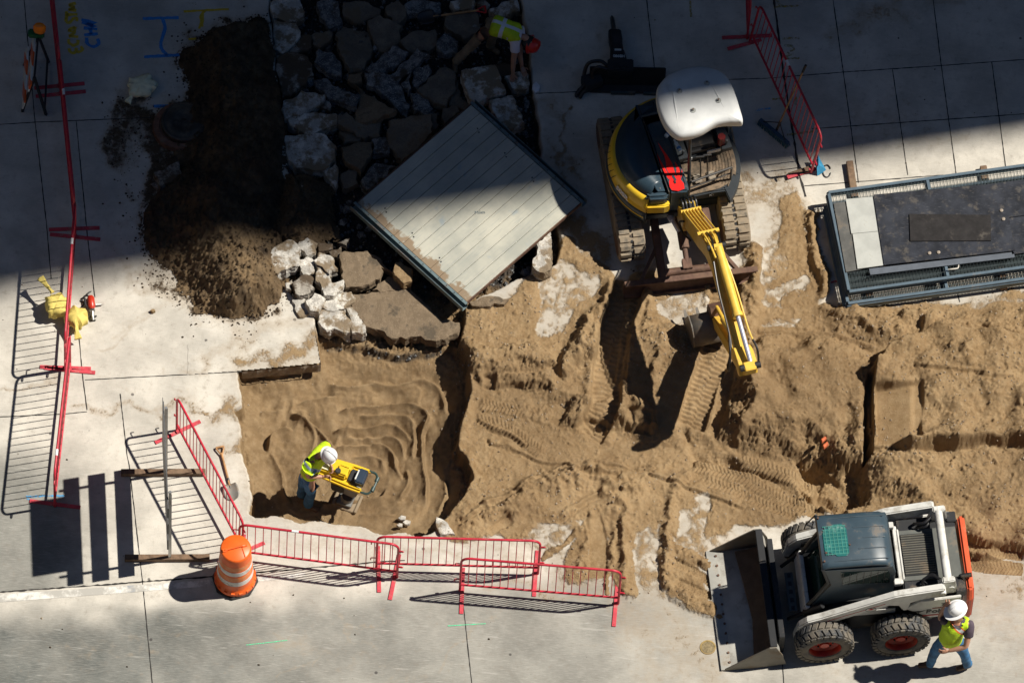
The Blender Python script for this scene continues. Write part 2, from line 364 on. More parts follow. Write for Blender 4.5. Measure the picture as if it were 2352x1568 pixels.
# --- bed under the broken paving
dR = sdf(RUB, .5)
k = sst(3, -5, dR); Z = Z*(1-k)+k*(-.24+.035*BIG+.025*CLOD); asph = np.maximum(asph, k*sst(-4, -10, dR)*np.clip(.85+.3*MID-.9*sst(600, 720, PY), 0, 1)); soil = np.maximum(soil, k); dark = np.maximum(dark, k*np.clip(1-.9*sst(560, 700, PY), 0, 1)); rough = np.maximum(rough, k)
# --- the pit
dP = sdf(PIT, .7); k = sst(4, -9, dP)
cxp, cyp = 812+9*fn(.5, 41), 1015+9*fn(.5, 42)
qx = np.abs(PX-cxp)-95; qy = np.abs(PY-cyp)-65
dd = np.sqrt(np.maximum(qx, 0)**2+np.maximum(qy, 0)**2)+np.minimum(np.maximum(qx, qy), 0)+5*fn(.30, 31)+.12*(PX-812)
ph = (dd/40.)+.07*MID; saw = (ph % 1.); wv = np.where(saw < .78, saw/.78, (1-saw)/.22)
sp = (wv-.5)*.075*np.clip(.75+.5*fn(.35, 32), .1, 1.3)
def rid(pts, off, h, n=6):
    ln = cr2([(588+.336*x, off+.336*y) for x, y in pts], n); D, U, S_, L = pdist(ln, .25, 46)
    e = sst(0, 22, U)*sst(0, 22, L-U); return h*e*np.where(S_ > 0, np.exp(-D/15.)-.45*np.exp(-(D/30.)**2), np.exp(-(D/4.2)**2)-.45*np.exp(-(D/30.)**2))
sp = .25*sp
for pts, off, h in [([(490,985),(650,1012),(800,985),(950,988),(1150,965),(1240,1010),(1285,1100),(1300,1200)],520.6,.055),([(270,1130),(430,1085),(560,1068)],520.6,.05),([(560,1180),(680,1150),(850,1132),(1000,1105),(1100,1130),(1180,1200),(1150,1290),(1140,1400),(1150,1568),(1165,1650),(1160,1820)],520.6,.07),([(520,1310),(620,1290),(800,1275),(940,1255),(1020,1310),(1065,1370)],520.6,.065),([(540,1425),(750,1412),(870,1398),(940,1470),(955,1568),(1000,1640)],520.6,.075),
   ([(230,1190),(300,1220),(420,1300),(500,1390),(560,1425)],520.6,.085),([(90,1470),(100,1390),(120,1320),(200,1280),(260,1310)],520.6,.06),([(100,1440),(140,1530),(180,1600),(190,1720),(240,1800)],520.6,.065),([(30,1230),(70,1180),(210,1165)],520.6,.04),([(1290,80),(1300,180),(1260,280),(1230,330)],1041,.045),
   ([(1020,0),(1045,100),(1000,200),(960,230)],1041,.06),([(420,280),(520,262),(690,240),(850,205),(900,130)],1041,.055),([(690,330),(820,330),(980,330)],1041,.04),([(340,1130),(330,1220),(400,1340),(380,1480)],520.6,.03),([(700,1200),(850,1195),(960,1180),(1060,1220),(1090,1330),(1075,1500)],520.6,.045),([(620,1350),(800,1345),(930,1335),(1000,1400),(1020,1500)],520.6,.05),([(650,1490),(780,1480),(860,1510),(880,1600)],520.6,.05)]:
    sp = sp+rid(pts, off, h*2.5)
floor_ = -.46+sp+.018*BIG+.006*MID+.10*sst(-60, -4, dP)
Z = Z*(1-k)+floor_*k; soil = np.maximum(soil, sst(3, -3, dP)); rough = rough*(1-k)+(.16+.5*sst(-40, -8, dP))*k
asph = np.maximum(asph*(1-k), sst(6, -2, dP)*sst(-14, -4, dP)*.9*(PY < 1170)*(PX > 750)*np.clip(.6+.5*MID, 0, 1)); dark = dark*(1-k)+.20*k
pitm = k.copy()
for ln_, w_ in (([(1130,1000),(1300,1075),(1420,1090)], 3.), ([(1290,1190),(1350,1150),(1420,1120)], 4.), ([(1060,1190),(1200,1120),(1330,1070),(1500,1075)], 3.5), ([(1500,1090),(1700,1160)], 3.), ([(1745,760),(1880,770),(2000,800)], 4.), ([(2100,870),(2300,900)], 3.), ([(1100,960),(1200,1010)], 3.)):
    D, U, S_, L = pdist(cr2(ln_), .8, 20); Z = Z+.035*np.exp(-(D/w_)**2)-.03*np.exp(-((D-w_*2.4)/w_)**2)*(S_ > 0)
for fx, fy in [(rnd.uniform(600, 1020), rnd.uniform(870, 1150)) for _ in range(26)]:
    a = rnd.uniform(0, 3.14); dx, dy = PX-fx, PY-fy
    e = ((dx*math.cos(a)+dy*math.sin(a))/20)**2+((-dx*math.sin(a)+dy*math.cos(a))/8)**2
    Z -= .022*np.exp(-e**2)*k
# --- clods everywhere there is soil
sm = sst(.25, .6, soil)
Z += sm*(rough**1.3)*(.026*CLOD+.002*CL+.002*CL3)+sm*.0010*FINE
# --- dust feathered over the paving near the dig, and streaks left by tyres
near = np.minimum(np.minimum(dS, dP), 90); dust = np.exp(-np.maximum(near, 0)/38.)*.34+.05*BIG*np.exp(-np.maximum(near, 0)/60.)
for ln, w, a in [([(560,820),(700,815),(735,780)],26,.56),([(440,830),(520,800),(590,760)],20,.38),([(150,945),(350,935),(540,930)],12,.46),([(520,930),(545,980),(560,1030)],30,.54),([(230,790),(320,745)],9,.35),([(300,815),(390,830)],9,.3),([(0,895),(120,875)],9,.42),([(1440,1390),(1560,1440),(1600,1560)],70,.40),([(1500,1500),(1520,1600)],60,.3),([(2200,1330),(2400,1360)],50,.38),([(2240,1420),(2352,1440),(2400,1600)],60,.26),([(1900,1540),(2100,1560)],40,.2),([(330,640),(460,660),(640,700)],34,.40),([(620,1590),(760,1480),(900,1400)],5,.30),([(760,1420),(900,1560)],7,.24),([(350,1380),(430,1340),(560,1500)],6,.2),([(1010,1560),(1100,1440),(1180,1400)],8,.25),([(600,1470),(760,1500),(980,1560)],16,.2),([(120,1500),(420,1470)],12,.2),([(380,700),(300,740),(250,760)],10,.3),([(200,830),(300,900),(380,1000)],8,.2),([(400,880),(500,960)],18,.25),([(640,1230),(760,1250),(860,1270)],22,.28),([(1900,60),(2050,20),(2200,10)],20,.4),([(1380,90),(1420,60)],14,.3),([(1500,200),(1520,140)],16,.3),([(1240,240),(1290,260)],24,.42),([(1960,250),(2100,330),(2200,320)],28,.3),([(620,740),(720,740)],34,.35),([(1240,480),(1320,520),(1390,570)],55,.60),([(1730,470),(1800,450),(1790,660)],55,.50),([(1480,660),(1690,640)],40,.5),([(1260,330),(1330,400)],22,.5),([(1290,250),(1310,330),(1270,420)],14,.52),([(1700,420),(1760,440)],30,.42),([(60,880),(140,860)],8,.42),([(440,700),(560,760),(640,740)],26,.40),([(240,540),(300,640)],20,.28),([(1120,1330),(1300,1345),(1420,1350)],20,.38),([(880,1240),(1040,1262),(1200,1290)],20,.34),([(1250,300),(1300,420),(1350,500)],50,.25),([(2060,250),(1990,290),(1960,330)],36,.3),([(1780,430),(1840,420)],26,.35)]:
    D, U, S_, L = pdist(ln, 3., w*3); dust = np.maximum(dust, a*np.exp(-(D/w)**2))
scat = np.zeros_like(Z)                                            # crumbs of dark soil beside the heap
for pl, a in [([(255,235),(330,225),(340,320),(270,400),(245,380)],.52),([(330,440),(270,420),(300,460)],.45),([(300,240),(420,235),(420,420),(330,470),(330,360)],.60),([(330,600),(640,720),(520,760),(380,700)],.42),([(640,60),(590,160),(640,380),(620,170)],.3)]:
    scat = np.maximum(scat, a*sst(26, -18, sdf(pl, 2.5)))
HP = [(462,82),(500,66),(560,60),(622,56),(630,130),(640,220),(646,300),(655,386),(640,420),(625,470),(650,560),(668,640),(655,690),(625,715),(560,725),(505,735),(445,722),(405,680),(395,630),(345,600),(328,560),(333,500),(350,450),(385,430),(400,380),(418,320),(415,260),(428,190),(420,150),(428,110)]
_h = sdf(HP, 3., 90.); scat = np.maximum(scat, np.clip(.62*np.exp(-np.maximum(_h, 0)/16.)+.10*MID*(_h < 60), 0, .62)*(_h > 0))
dust = np.maximum(dust, scat); dark = np.maximum(dark, sst(.2, .4, scat)*.9)
soil = np.maximum(soil, np.clip(dust, 0, .60)); Z = np.where((soil < .5) & (Z > 0) & (Z < .03), Z*.3, Z)
# --- concrete tone: pale walk, greyer road
def yl(pts): return np.interp(PX, [p[0] for p in pts], [p[1] for p in pts])
kerb_y = yl([(-400,1388),(0,1358.6),(487,1323),(860,1291),(1100,1275),(1400,1262),(2352,1190),(2800,1160)])
below = PY-kerb_y
tone = sst(28, 110, below+6*BIG)*.95
tone = np.where(below > 0, tone, 0); tone = np.clip(tone+.05*BIG, 0, 1)
tone = np.clip(tone, 0, 1)*np.where(below > 0, np.interp(PX, [0, 250, 700, 1000, 1380, 1500], [1., .95, .74, .66, .62, .36]), 1)
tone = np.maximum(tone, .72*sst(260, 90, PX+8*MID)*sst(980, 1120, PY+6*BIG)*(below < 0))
# --- build the faces, split by what they are
idx = np.arange(NX*NY).reshape(NY, NX)
quad = np.stack([idx[:-1, :-1], idx[:-1, 1:], idx[1:, 1:], idx[1:, :-1]], -1).reshape(-1, 4)
fs = (soil[:-1, :-1] > .6).ravel(); fb = (below[:-1, :-1] > 0).ravel()
GM, t, b = nodes_of('ground')
at = N(t, 'ShaderNodeVertexColor'); at.layer_name = 'mask'; sp_ = N(t, 'ShaderNodeSeparateColor'); t.links.new(at.outputs[0], sp_.inputs[0])
aS, aD, aA, aT = sp_.outputs[0], sp_.outputs[1], sp_.outputs[2], at.outputs[1]
v = gcoord(t)
n1 = noise(t, v, 1.1, 10, .65); n2 = noise(t, v, 9, 8, .7); n3 = noise(t, v, 70, 6, .7); n4 = noise(t, v, .35, 4)
mp = N(t, 'ShaderNodeMapping'); mp.inputs['Scale'].default_value = (1.2, 26, 1); mp.inputs['Rotation'].default_value = (0, 0, R(-7)); t.links.new(v, mp.inputs[0])
brush = noise(t, mp.outputs[0], 6, 5, .7)
mp2 = N(t, 'ShaderNodeMapping'); mp2.inputs['Scale'].default_value = (.8, 9, 1); mp2.inputs['Rotation'].default_value = (0, 0, R(38)); t.links.new(v, mp2.inputs[0])
scr = noise(t, mp2.outputs[0], 2.2, 4, .6)
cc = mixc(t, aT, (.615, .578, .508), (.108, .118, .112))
cc = mixc(t, vramp(t, n1, .35, .68), mixc(t, .32, cc, (0, 0, 0)), cc)
cc = mixc(t, vramp(t, brush, .42, .75, 0, .55), cc, mixc(t, .5, cc, (.75, .72, .66)))
cc = mixc(t, vramp(t, scr, .60, .72, 0, .30), cc, (.62, .60, .56))
cc = mixc(t, vramp(t, n2, .52, .74, 0, .42), cc, (.22, .19, .155))
cc = mixc(t, vramp(t, n3, .43, .33, 0, .42), cc, (.13, .12, .105))
vor = N(t, 'ShaderNodeTexVoronoi'); vor.inputs['Scale'].default_value = 1.9; t.links.new(v, vor.inputs[0])
vs = N(t, 'ShaderNodeSeparateColor'); t.links.new(vor.outputs['Color'], vs.inputs[0])
gum = math_(t, 'MULTIPLY', vramp(t, vor.outputs['Distance'], .055, .035), vramp(t, vs.outputs[0], .45, .5))
cc = mixc(t, math_(t, 'MULTIPLY', gum, .75), cc, (.05, .045, .045))
sc = mixc(t, vramp(t, n1, .3, .7), (.222, .142, .069), (.335, .226, .118))
sc = mixc(t, vramp(t, n2, .35, .7, 0, .6), sc, (.40, .29, .165))
sc = mixc(t, vramp(t, n4, .48, .64, 0, .42), sc, (.145, .092, .048))
sc = mixc(t, vramp(t, n3, .55, .72, 0, .5), sc, (.36, .29, .21))
dk = mixc(t, vramp(t, n2, .3, .7), (.040, .029, .020), (.085, .062, .043))
sc = mixc(t, vramp(t, n3, .42, .34, 0, .32), sc, (.11, .07, .038))
sc = mixc(t, aD, sc, dk)
ac = mixc(t, vramp(t, n3, .45, .62), (.018, .018, .020), (.09, .088, .085))
sc = mixc(t, math_(t, 'MULTIPLY', aA, vramp(t, n2, .35, .55, .5, 1)), sc, ac)
ss = math_(t, 'ADD', aS, math_(t, 'MULTIPLY', math_(t, 'SUBTRACT', math_(t, 'ADD', math_(t, 'MULTIPLY', n2, .6), math_(t, 'MULTIPLY', n1, .55)), .575), 1.1))
fsoil = vramp(t, ss, .40, .60)
veil = vramp(t, ss, .10, .50, 0, .55)
cc = mixc(t, veil, cc, (.33, .265, .19))
t.links.new(mixc(t, fsoil, cc, sc), b.inputs['Base Color'])
b.inputs['Roughness'].default_value = .95; b.inputs['Specular IOR Level'].default_value = .15
hb = math_(t, 'ADD', math_(t, 'MULTIPLY', n3, math_(t, 'ADD', math_(t, 'MULTIPLY', fsoil, .9), .08)), math_(t, 'MULTIPLY', n2, math_(t, 'MULTIPLY', fsoil, .5)))
n5 = noise(t, v, 190, 3, .7); hb = math_(t, 'ADD', hb, math_(t, 'MULTIPLY', n5, math_(t, 'MULTIPLY', fsoil, .5)))
bump(t, b, hb, .8, .02)
def gridmesh(name, sel, zz):
    q = quad[sel]; used, inv = np.unique(q, return_inverse=True)
    me = bpy.data.meshes.new(name)
    me.vertices.add(len(used)); me.vertices.foreach_set('co', np.stack([GX.ravel()[used], GY.ravel()[used], zz.ravel()[used]], 1).astype(np.float32).ravel())
    nf = len(q); me.loops.add(nf*4); me.loops.foreach_set('vertex_index', inv.reshape(-1).astype(np.int32))
    me.polygons.add(nf); me.polygons.foreach_set('loop_start', np.arange(0, nf*4, 4, dtype=np.int32))
    me.polygons.foreach_set('use_smooth', np.ones(nf, bool)); me.update(calc_edges=True)
    return me, used
def ground(name, sel, zz=None, m=None):
    zz = Z if zz is None else zz
    me, used = gridmesh(name, sel, zz)
    ca = me.color_attributes.new('mask', 'FLOAT_COLOR', 'POINT')
    ca.data.foreach_set('color', np.stack([soil, dark, asph, tone], -1).reshape(-1, 4)[used].astype(np.float32).ravel())
    return mobj(name, me, m or GM)
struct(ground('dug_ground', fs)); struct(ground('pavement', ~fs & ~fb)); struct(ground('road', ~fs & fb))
SLAB = [(430,790),(722,745),(737,835),(590,849),(556,852),(430,862)]
kS = sdf(SLAB, 0., 20.); inS = (kS < 0); _s0 = soil; soil = np.where(inS, np.clip(dust, 0, .60), soil)
fsl = (inS[:-1, :-1] & inS[1:, :-1] & inS[:-1, 1:] & inS[1:, 1:]).ravel()
struct(ground('overhanging_slab', fsl, np.full_like(Z, .005))); soil = _s0
def zat(x, y):
    i = int(round((y-gy[0])/STEP)); j = int(round((x-gx[0])/STEP)); return float(Z[min(max(i, 0), NY-1), min(max(j, 0), NX-1)])
def zpx(px, py): g = G(px, py); return zat(g.x, g.y)
# ground beyond the worked area, to the horizon
far = MB(); a0, a1, c0, c1 = gx[0], gx[-1], gy[0], gy[-1]; B_ = 1500
for x0, x1, y0, y1 in ((-B_, B_, c1, B_), (-B_, B_, -B_, c0), (-B_, a0, c0, c1), (a1, B_, c0, c1)):
    far.add([(x0, y0, 0), (x1, y0, 0), (x1, y1, 0), (x0, y1, 0)], [(0, 1, 2, 3)])
struct(far.build('street_ground', mat('street_concrete', (.36, .345, .31), .9, var=.25, vscale=.5)))

sk = MB(); pe = [(722,745),(737,836),(665,843),(590,850),(556,853)]; top = [G(x, y, .005) for x, y in pe]; rag = [top[0]]
for a_, c_ in zip(top, top[1:]):
    kk = max(2, int((c_-a_).length/.04)); rag += [a_.lerp(c_, (j+1)/kk)+Vector((0, rnd.uniform(-.006, .006), 0)) for j in range(kk)]
sk.loft([[p+Vector((0, -.004-.010*(i > 0)*rnd.random(), -.055*i)) for p in rag] for i in range(5)], closed=False)
struct(sk.build('slab_edge', mat('slab_edge_concrete', (.30, .25, .19), .95, var=.3, vscale=9, dirt=.5, dscale=6, bmp=.6, bscale=30)))
# ================================================================ barricades
RED = mat('red_paint', (.50, .022, .045), .42, var=.22, dirt=.30, dcol=(.30, .12, .10), dscale=9)
REDD = mat('red_foot_paint', (.52, .05, .07), .5, var=.18, dirt=.3, dcol=(.36, .22, .18), dscale=9)
STEEL = mat('bare_steel', (.42, .42, .42), .35, 1., dirt=.25)
DSTEEL = mat('dark_steel', (.05, .05, .052), .45, .6, dirt=.25)
BLACK = mat('black_rubber', (.018, .018, .02), .6, dirt=.25)
HOSE = mat('black_hose', (.012, .012, .014), .4)
WOOD = mat('weathered_wood', (.16, .10, .06), .8, var=.3, vscale=14, dirt=.3, bmp=.3)
PINEW = mat('handle_wood', (.38, .20, .08), .55, var=.3, vscale=10, dirt=.2)
STICK = mat('reflective_sticker', (.8, .8, .8), .3)
BGRP = 'red steel crowd barricades round the dig'
def barricade(a, b, label, tilt=0., H=1.06, npk=None, hooks=True, sticker=None):
    A, B = G(*a), G(*b); d = B-A; L = d.length; rz = math.atan2(d.y, d.x)
    rot = Matrix.Rotation(rz, 3, 'Z') @ Matrix.Rotation(tilt, 3, 'X')
    t = thing('barricade', label, 'barricade', (A.x, A.y, 0), group=BGRP, rot=rot.to_euler())
    r = .0185; c = .13; z0 = .012; zb = .20
    path = [(0, 0, z0), (0, 0, H-c)]+[(c-c*math.cos(R(k*15)), 0, H-c+c*math.sin(R(k*15))) for k in range(1, 7)]
    path += [(L-x, y, z) for x, y, z in path[::-1]]
    f = MB(); f.tube(path, r, 10); f.tube([(0, 0, zb), (L, 0, zb)], r*.95, 10); f.build('frame', RED, t, smooth=True)
    n = npk or int(round(L/.112)); p = MB()
    for k in range(1, n):
        x = L*k/n; zt = H-.004
        if x < c: zt = H-c+math.sqrt(max(0, c*c-(c-x)**2))
        if L-x < c: zt = H-c+math.sqrt(max(0, c*c-(c-L+x)**2))
        p.tube([(x, 0, zb), (x, 0, zt)], .0068, 6)
    p.build('picket_panel', RED, t, smooth=True)
    for x, sgn in ((.035, 1), (L-.035, -1)):
        q = MB(); an = rnd.uniform(-.06, .06); m3 = Matrix.Rotation(an-tilt*0, 3, 'Z')
        q.box((x, 0, .012), (.058, .74, .012), m3)
        for y in (-.34, .34):
            q.cyl(m3 @ Vector((0, y, .018))+Vector((x, 0, 0)), m3 @ Vector((0, y, .022))+Vector((x, 0, 0)), .010, n=10)
        q.box((x, 0, .03), (.05, .05, .03)); q.build('foot', REDD, t, bev=.002)
    if hooks:
        for x, s_ in ((0, -1), (L, 1)):
            for z in (.34, .84):
                h = MB(); h.tube([(x, .0, z+.035), (x+s_*.075, 0, z+.035), (x+s_*.085, 0, z+.02), (x+s_*.085, 0, z-.03)] if s_ < 0 else [(x, 0, z+.03), (x+.06, 0, z+.03), (x+.075, 0, z+.015), (x+.06, 0, z), (x, 0, z)], .009, 6)
                h.build('hook', RED, t, smooth=True)
    if sticker:
        s_ = MB(); s_.tube([(L*sticker-.05, 0, H), (L*sticker+.05, 0, H)], r+.0015, 10); s_.build('sticker', STICK, t)
    return t
barricade((101, -127), (137, 203), 'red barricade running out of the top left corner of the photo past the flashing light', hooks=False)
barricade((139, 212), (171, 531), 'red barricade in the shade right beside the yellow and blue painted letters', sticker=.25)
barricade((173, 540), (150, 850), 'red barricade with two yellow sandbags hung against it', sticker=.3)
barricade((161, 846), (126, 1163), 'red barricade in full sun next to the edge-on construction sign', sticker=.85)
barricade((406, 988), (557, 1274), 'red barricade set diagonally between the sign and the sandy pit')
barricade((549, 1279), (912, 1326), 'red barricade joined to the orange drum along the near edge of the pit', sticker=.35)
barricade((864, 1307), (1236, 1317), 'red barricade in the middle of the near row, furthest from the camera of the three')
barricade((1056, 1356), (1420, 1386), 'red barricade at the right end of the near row, closest to the loader bucket')
barricade((1722, 95), (1863, 397), 'leaning red barricade behind the excavator with a push broom propped on it', tilt=-R(6), sticker=.45)
barricade((1716, 90), (1706, -230), 'red barricade cut off by the top edge above the leaning broom barricade')
# ================================================================ drum
ORANGE = mat('orange_plastic', (.80, .13, .015), .42, var=.08, dirt=.10, dscale=7, dcol=(.55, .25, .12))
REFW = mat('white_band', (.72, .70, .66), .4, var=.1, dirt=.35, dscale=8, dcol=(.35, .30, .25))
ORB = mat('orange_band', (.78, .22, .05), .4, var=.15, dirt=.35, dscale=12, dcol=(.55, .40, .28))
g = G(540, 1331)
dr = thing('traffic_drum', 'orange plastic traffic drum with white bands at the barricade corner', 'traffic drum', g, R(20))
b_ = MB(); b_.prism([(.335*math.cos(R(22.5+45*k)), .335*math.sin(R(22.5+45*k))) for k in range(8)], .002, .05)
b_.build('rubber_base', BLACK, dr, bev=.008)
b_ = MB(); b_.lathe([(.295, .045), (.30, .07), (.295, .11), (.268, .15), (.262, .17), (.262, .27)], 48); b_.lathe([(.262, .27), (.262, .30)], 48); b_.lathe([(.2545, .42), (.2545, .4325)], 48)
b_.lathe([(.246, .55), (.242, .57), (.242, .58)], 48); b_.lathe([(.237, .69), (.232, .71)], 48); b_.lathe([(.228, .83), (.226, .86), (.225, .99), (.218, 1.02), (.20, 1.035), (0, 1.037)], 48)
for k in range(16):
    a = 2*math.pi*k/16; b_.box((.288*math.cos(a), .288*math.sin(a), .10), (.03, .05, .06), Matrix.Rotation(a, 3, 'Z'))
b_.build('drum_body', ORANGE, dr, smooth=True)
for nm, m_, r0, r1, za, zb_ in (('white_stripe', REFW, .262, .2555, .30, .42), ('orange_stripe', ORB, .2545, .247, .4325, .55), ('white_stripe', REFW, .2445, .2385, .58, .69), ('orange_stripe', ORB, .2335, .2285, .71, .83)):
    b_ = MB(); b_.lathe([(r0-.006, za), (r0, za+.006), (r1, zb_-.006), (r1-.006, zb_)], 48); b_.build(nm, m_, dr, smooth=True)
b_ = MB(); b_.tube([(-.19, 0, 1.035), (-.15, 0, 1.055), (.10, 0, 1.055), (.16, 0, 1.035)], .016, 8); b_.box((-.16, 0, 1.045), (.07, .05, .02)); b_.box((.13, 0, 1.045), (.07, .05, .02)); b_.box((.09, -.10, 1.041), (.012, .17, .008))
b_.build('handle', ORANGE, dr, bev=.003)
# ================================================================ sign seen edge-on
p0, p1 = G(375, 1088), G(384, 1284); d = p1-p0; L = d.length; rz = math.atan2(d.y, d.x)
sg = thing('construction_sign', 'tall construction sign with three boards on timber skids, seen edge-on', 'sign', p0, rz)
GALV = mat('galvanised_steel', (.40, .40, .39), .4, .8, dirt=.15)
SBRD = mat('sign_back_grey', (.10, .10, .10), .5, .3); SBK = mat('sign_back', (.45, .45, .44), .5, .5)
for x, hh in ((0, 2.06), (L, 2.12)):
    m_ = MB(); m_.box((x, .035, hh/2+.04), (.04, .04, hh)); o = m_.build('post', GALV, sg, bev=.003)
    m_ = MB()
    for k in range(40): m_.box((x, .057, .1+k*.05), (.016, .006, .02))
    hol = mat('punched_hole', (.02, .02, .02), .9); m_.build('punched_holes', hol, o)
    m_ = MB(); m_.box((x, .0, .045), (.085, 1.22, .085), Matrix.Rotation(R(-2), 3, 'Z')); m_.build('timber_skid', WOOD, sg, bev=.004)
for z0_, z1_ in ((.66, .96), (1.16, 1.48), (1.67, 1.97)):
    m_ = MB(); m_.box((L/2, .0, (z0_+z1_)/2), (1.72, .022, z1_-z0_)); m_.build('board', SBRD, sg, bev=.003)
m_ = MB(); m_.box((L/2+.02, -.02, 2.17), (1.2, .008, .92)); m_.build('sign_panel', SBRD, sg)
# ================================================================ folding barricade with flashing light
af = thing('folding_barricade', 'folding barricade with striped boards and an amber light in the top left corner', 'folding barricade', (0, 0, 0))
T1, T2 = G(88, 82, 1.0), G(79, 178, 1.0); FR1, FR2 = G(112, 143), G(106, 264); FL1, FL2 = G(55, 150), G(51, 256)
BKM = mat('black_frame', (.015, .016, .018), .5); STR_m, t, b = nodes_of('striped_board')
v = ocoord(t); w_ = N(t, 'ShaderNodeTexWave'); w_.bands_direction = 'DIAGONAL'; w_.inputs['Scale'].default_value = 1.3; t.links.new(v, w_.inputs[0])
t.links.new(mixc(t, vramp(t, w_.outputs[1], .48, .52), (.70, .70, .68), (.75, .12, .02)), b.inputs['Base Color']); b.inputs['Roughness'].default_value = .4
for f_, a_, c_ in ((FR1, T1, 0), (FR2, T2, 0), (FL1, T1, 0), (FL2, T2, 0)):
    m_ = MB(); m_.bar(f_, a_, .035, .035); m_.build('leg', BKM, af)
m_ = MB(); m_.bar(T1, T2, .03, .03); m_.bar(FR1.lerp(T1, .12), FR2.lerp(T2, .12), .03, .03); m_.build('rail', BKM, af)
for k0, k1 in ((.22, .44), (.72, .94)):
    a_, c_, e_, g_ = FL1.lerp(T1, k0), FL2.lerp(T2, k0), FL2.lerp(T2, k1), FL1.lerp(T1, k1); nrm = (c_-a_).cross(g_-a_).normalized()
    if nrm.x > 0: nrm = -nrm
    ex = (c_-a_)*.12
    q = [a_-ex, c_+ex, e_+ex, g_-ex]; m_ = MB(); m_.add([p+nrm*.02 for p in q]+[p+nrm*.045 for p in q], [(3, 2, 1, 0), (4, 5, 6, 7), (0, 1, 5, 4), (1, 2, 6, 5), (2, 3, 7, 6), (3, 0, 4, 7)])
    m_.build('striped_board', STR_m, af)
m_ = MB(); m_.box(T1+Vector((-.03, 0, .05)), (.24, .10, .14)); m_.build('battery_box', mat('green_plastic', (.01, .11, .035), .45), af, bev=.02)
c_ = T1+Vector((.02, 0, .12)); m_ = MB(); m_.lathe([(0, 0), (.085, .01), (.095, .06), (.095, .15), (.07, .20), (0, .215)], 24, lambda p: c_+Vector((p.x, p.y*.6, p.z)))
m_.build('amber_lens', mat('amber_lens', (.85, .22, .01), .15), af, smooth=True)
# ================================================================ sandbags
def bag(name, label, px, py, z, sx, sy, sz, rz, tail, col, seed, group=None):
    o = thing(name, label, 'sandbag', G(px, py, z), rz, group); rr = random.Random(seed)
    m_ = MB(); rings = []; nn = 28; ph = [rr.uniform(0, 6.28) for _ in range(6)]
    for k in range(15):
        la = -math.pi/2+math.pi*k/14; ring = []
        for i in range(nn):
            lo = 2*math.pi*i/nn; cl, sl = math.cos(la), math.sin(la)
            fold = 1+.10*math.sin(5*lo+ph[0]+2*la)*cl+.07*math.sin(9*lo+ph[1])*cl*cl+.06*math.sin(3*la+ph[2])+.05*math.sin(17*lo+ph[3]+3*la)*cl+.04*math.sin(11*lo-5*la+ph[4])*cl
            e = .72; f = lambda q: math.copysign(abs(q)**e, q)
            ring.append((sx*f(cl*math.cos(lo))*fold, sy*f(cl*math.sin(lo))*fold, max(-sz*.85, sz*f(sl)*fold)+sz))
        rings.append(ring)
    m_.loft(rings)
    o1 = m_.build('bag_body', mat('sack_cloth_'+col[0], col[1], .8, var=.12, vscale=12, dirt=.12, bmp=.35, bscale=25), o, smooth=True)
    m_ = MB(); (tx, ty, tz), (ex, ey, ez) = tail; a_ = Vector((tx, ty, tz)); d_ = Vector((ex, ey, ez)); s_ = d_.cross(Vector((0, 0, 1))).normalized()
    rings = []
    for k in range(7):
        u = k/6; wd = (.020+.034*u*u+.015*(u < .05)); c = a_+d_*u
        rings.append([c+s_*wd*math.cos(2*math.pi*i/12)*(1+.25*math.sin(3*i+k))+Vector((0, 0, 1))*(.022+.008*math.sin(2*i+k))*math.sin(2*math.pi*i/12) for i in range(12)])
    m_.loft(rings); m_.build('tied_neck', _mats['sack_cloth_'+col[0]], o, smooth=True); return o
YEL = ('yellow', (.62, .50, .13)); PAL = ('pale', (.78, .76, .52))
bag('sandbag', 'yellow sandbag slumped on the left side of the barricade', 131, 712, .06, .17, .18, .125, .3, ((-.03, .15, .28), (-.12, .27, .02)), YEL, 1, 'yellow sandbags on the barricade')
bag('sandbag', 'yellow sandbag slumped on the right side of the barricade beside the power tool', 176, 738, .05, .15, .16, .12, -.4, ((.02, -.11, .24), (.16, -.19, -.12)), YEL, 4, 'yellow sandbags on the barricade')
bag('sandbag', 'pale sandbag with a tied neck lying alone on the shaded pavement', 326, 206, 0, .20, .16, .10, .45, ((-.16, -.06, .12), (-.13, -.10, -.05)), PAL, 9)
# ================================================================ electric breaker by the sandbags
g = G(211, 712); tl = thing('power_tool', 'small red and black electric hammer drill on the pavement by the sandbags', 'power tool', g, R(100))
m_ = MB(); m_.tube([(-.02, 0, .06), (.02, 0, .065), (.16, 0, .065), (.19, 0, .06)], [.03, .055, .055, .04], 14); m_.build('motor_body', mat('tool_red', (.45, .03, .012), .35), tl, smooth=True)
m_ = MB(); m_.tube([(.17, .02, .07), (.22, .05, .07), (.20, .09, .06), (.05, .085, .06), (.0, .04, .06)], .017, 8); m_.build('handle', BLACK, tl, smooth=True)
m_ = MB(); m_.tube([(-.02, 0, .06), (-.05, 0, .06), (-.06, 0, .06), (-.15, 0, .055), (-.19, 0, .05)], [.04, .045, .028, .022, .012], 12); m_.build('chuck', STEEL, tl, smooth=True)
m_ = MB(); m_.tube([(-.12, -.06, .03), (-.12, .06, .03)], .012, 8); m_.tube([(-.18, -.04, .02), (-.18, .04, .02)], .01, 8); m_.build('side_handle', BLACK, tl)
m_ = MB(); m_.tube(spline([(.20, .06, .06), (.27, .03, .03), (.30, -.02, .012), (.22, .10, .012), (.16, .15, .012), (.12, .10, .012), (.08, .13, .012), (.02, .20, .012), (-.02, .30, .012)]), .007, 6); m_.build('cord', HOSE, tl, smooth=True)
m_ = MB(); m_.cyl((.06, -.06, .04), (.06, -.16, .03), .02, .012, 10); m_.build('chisel_holder', STEEL, tl)
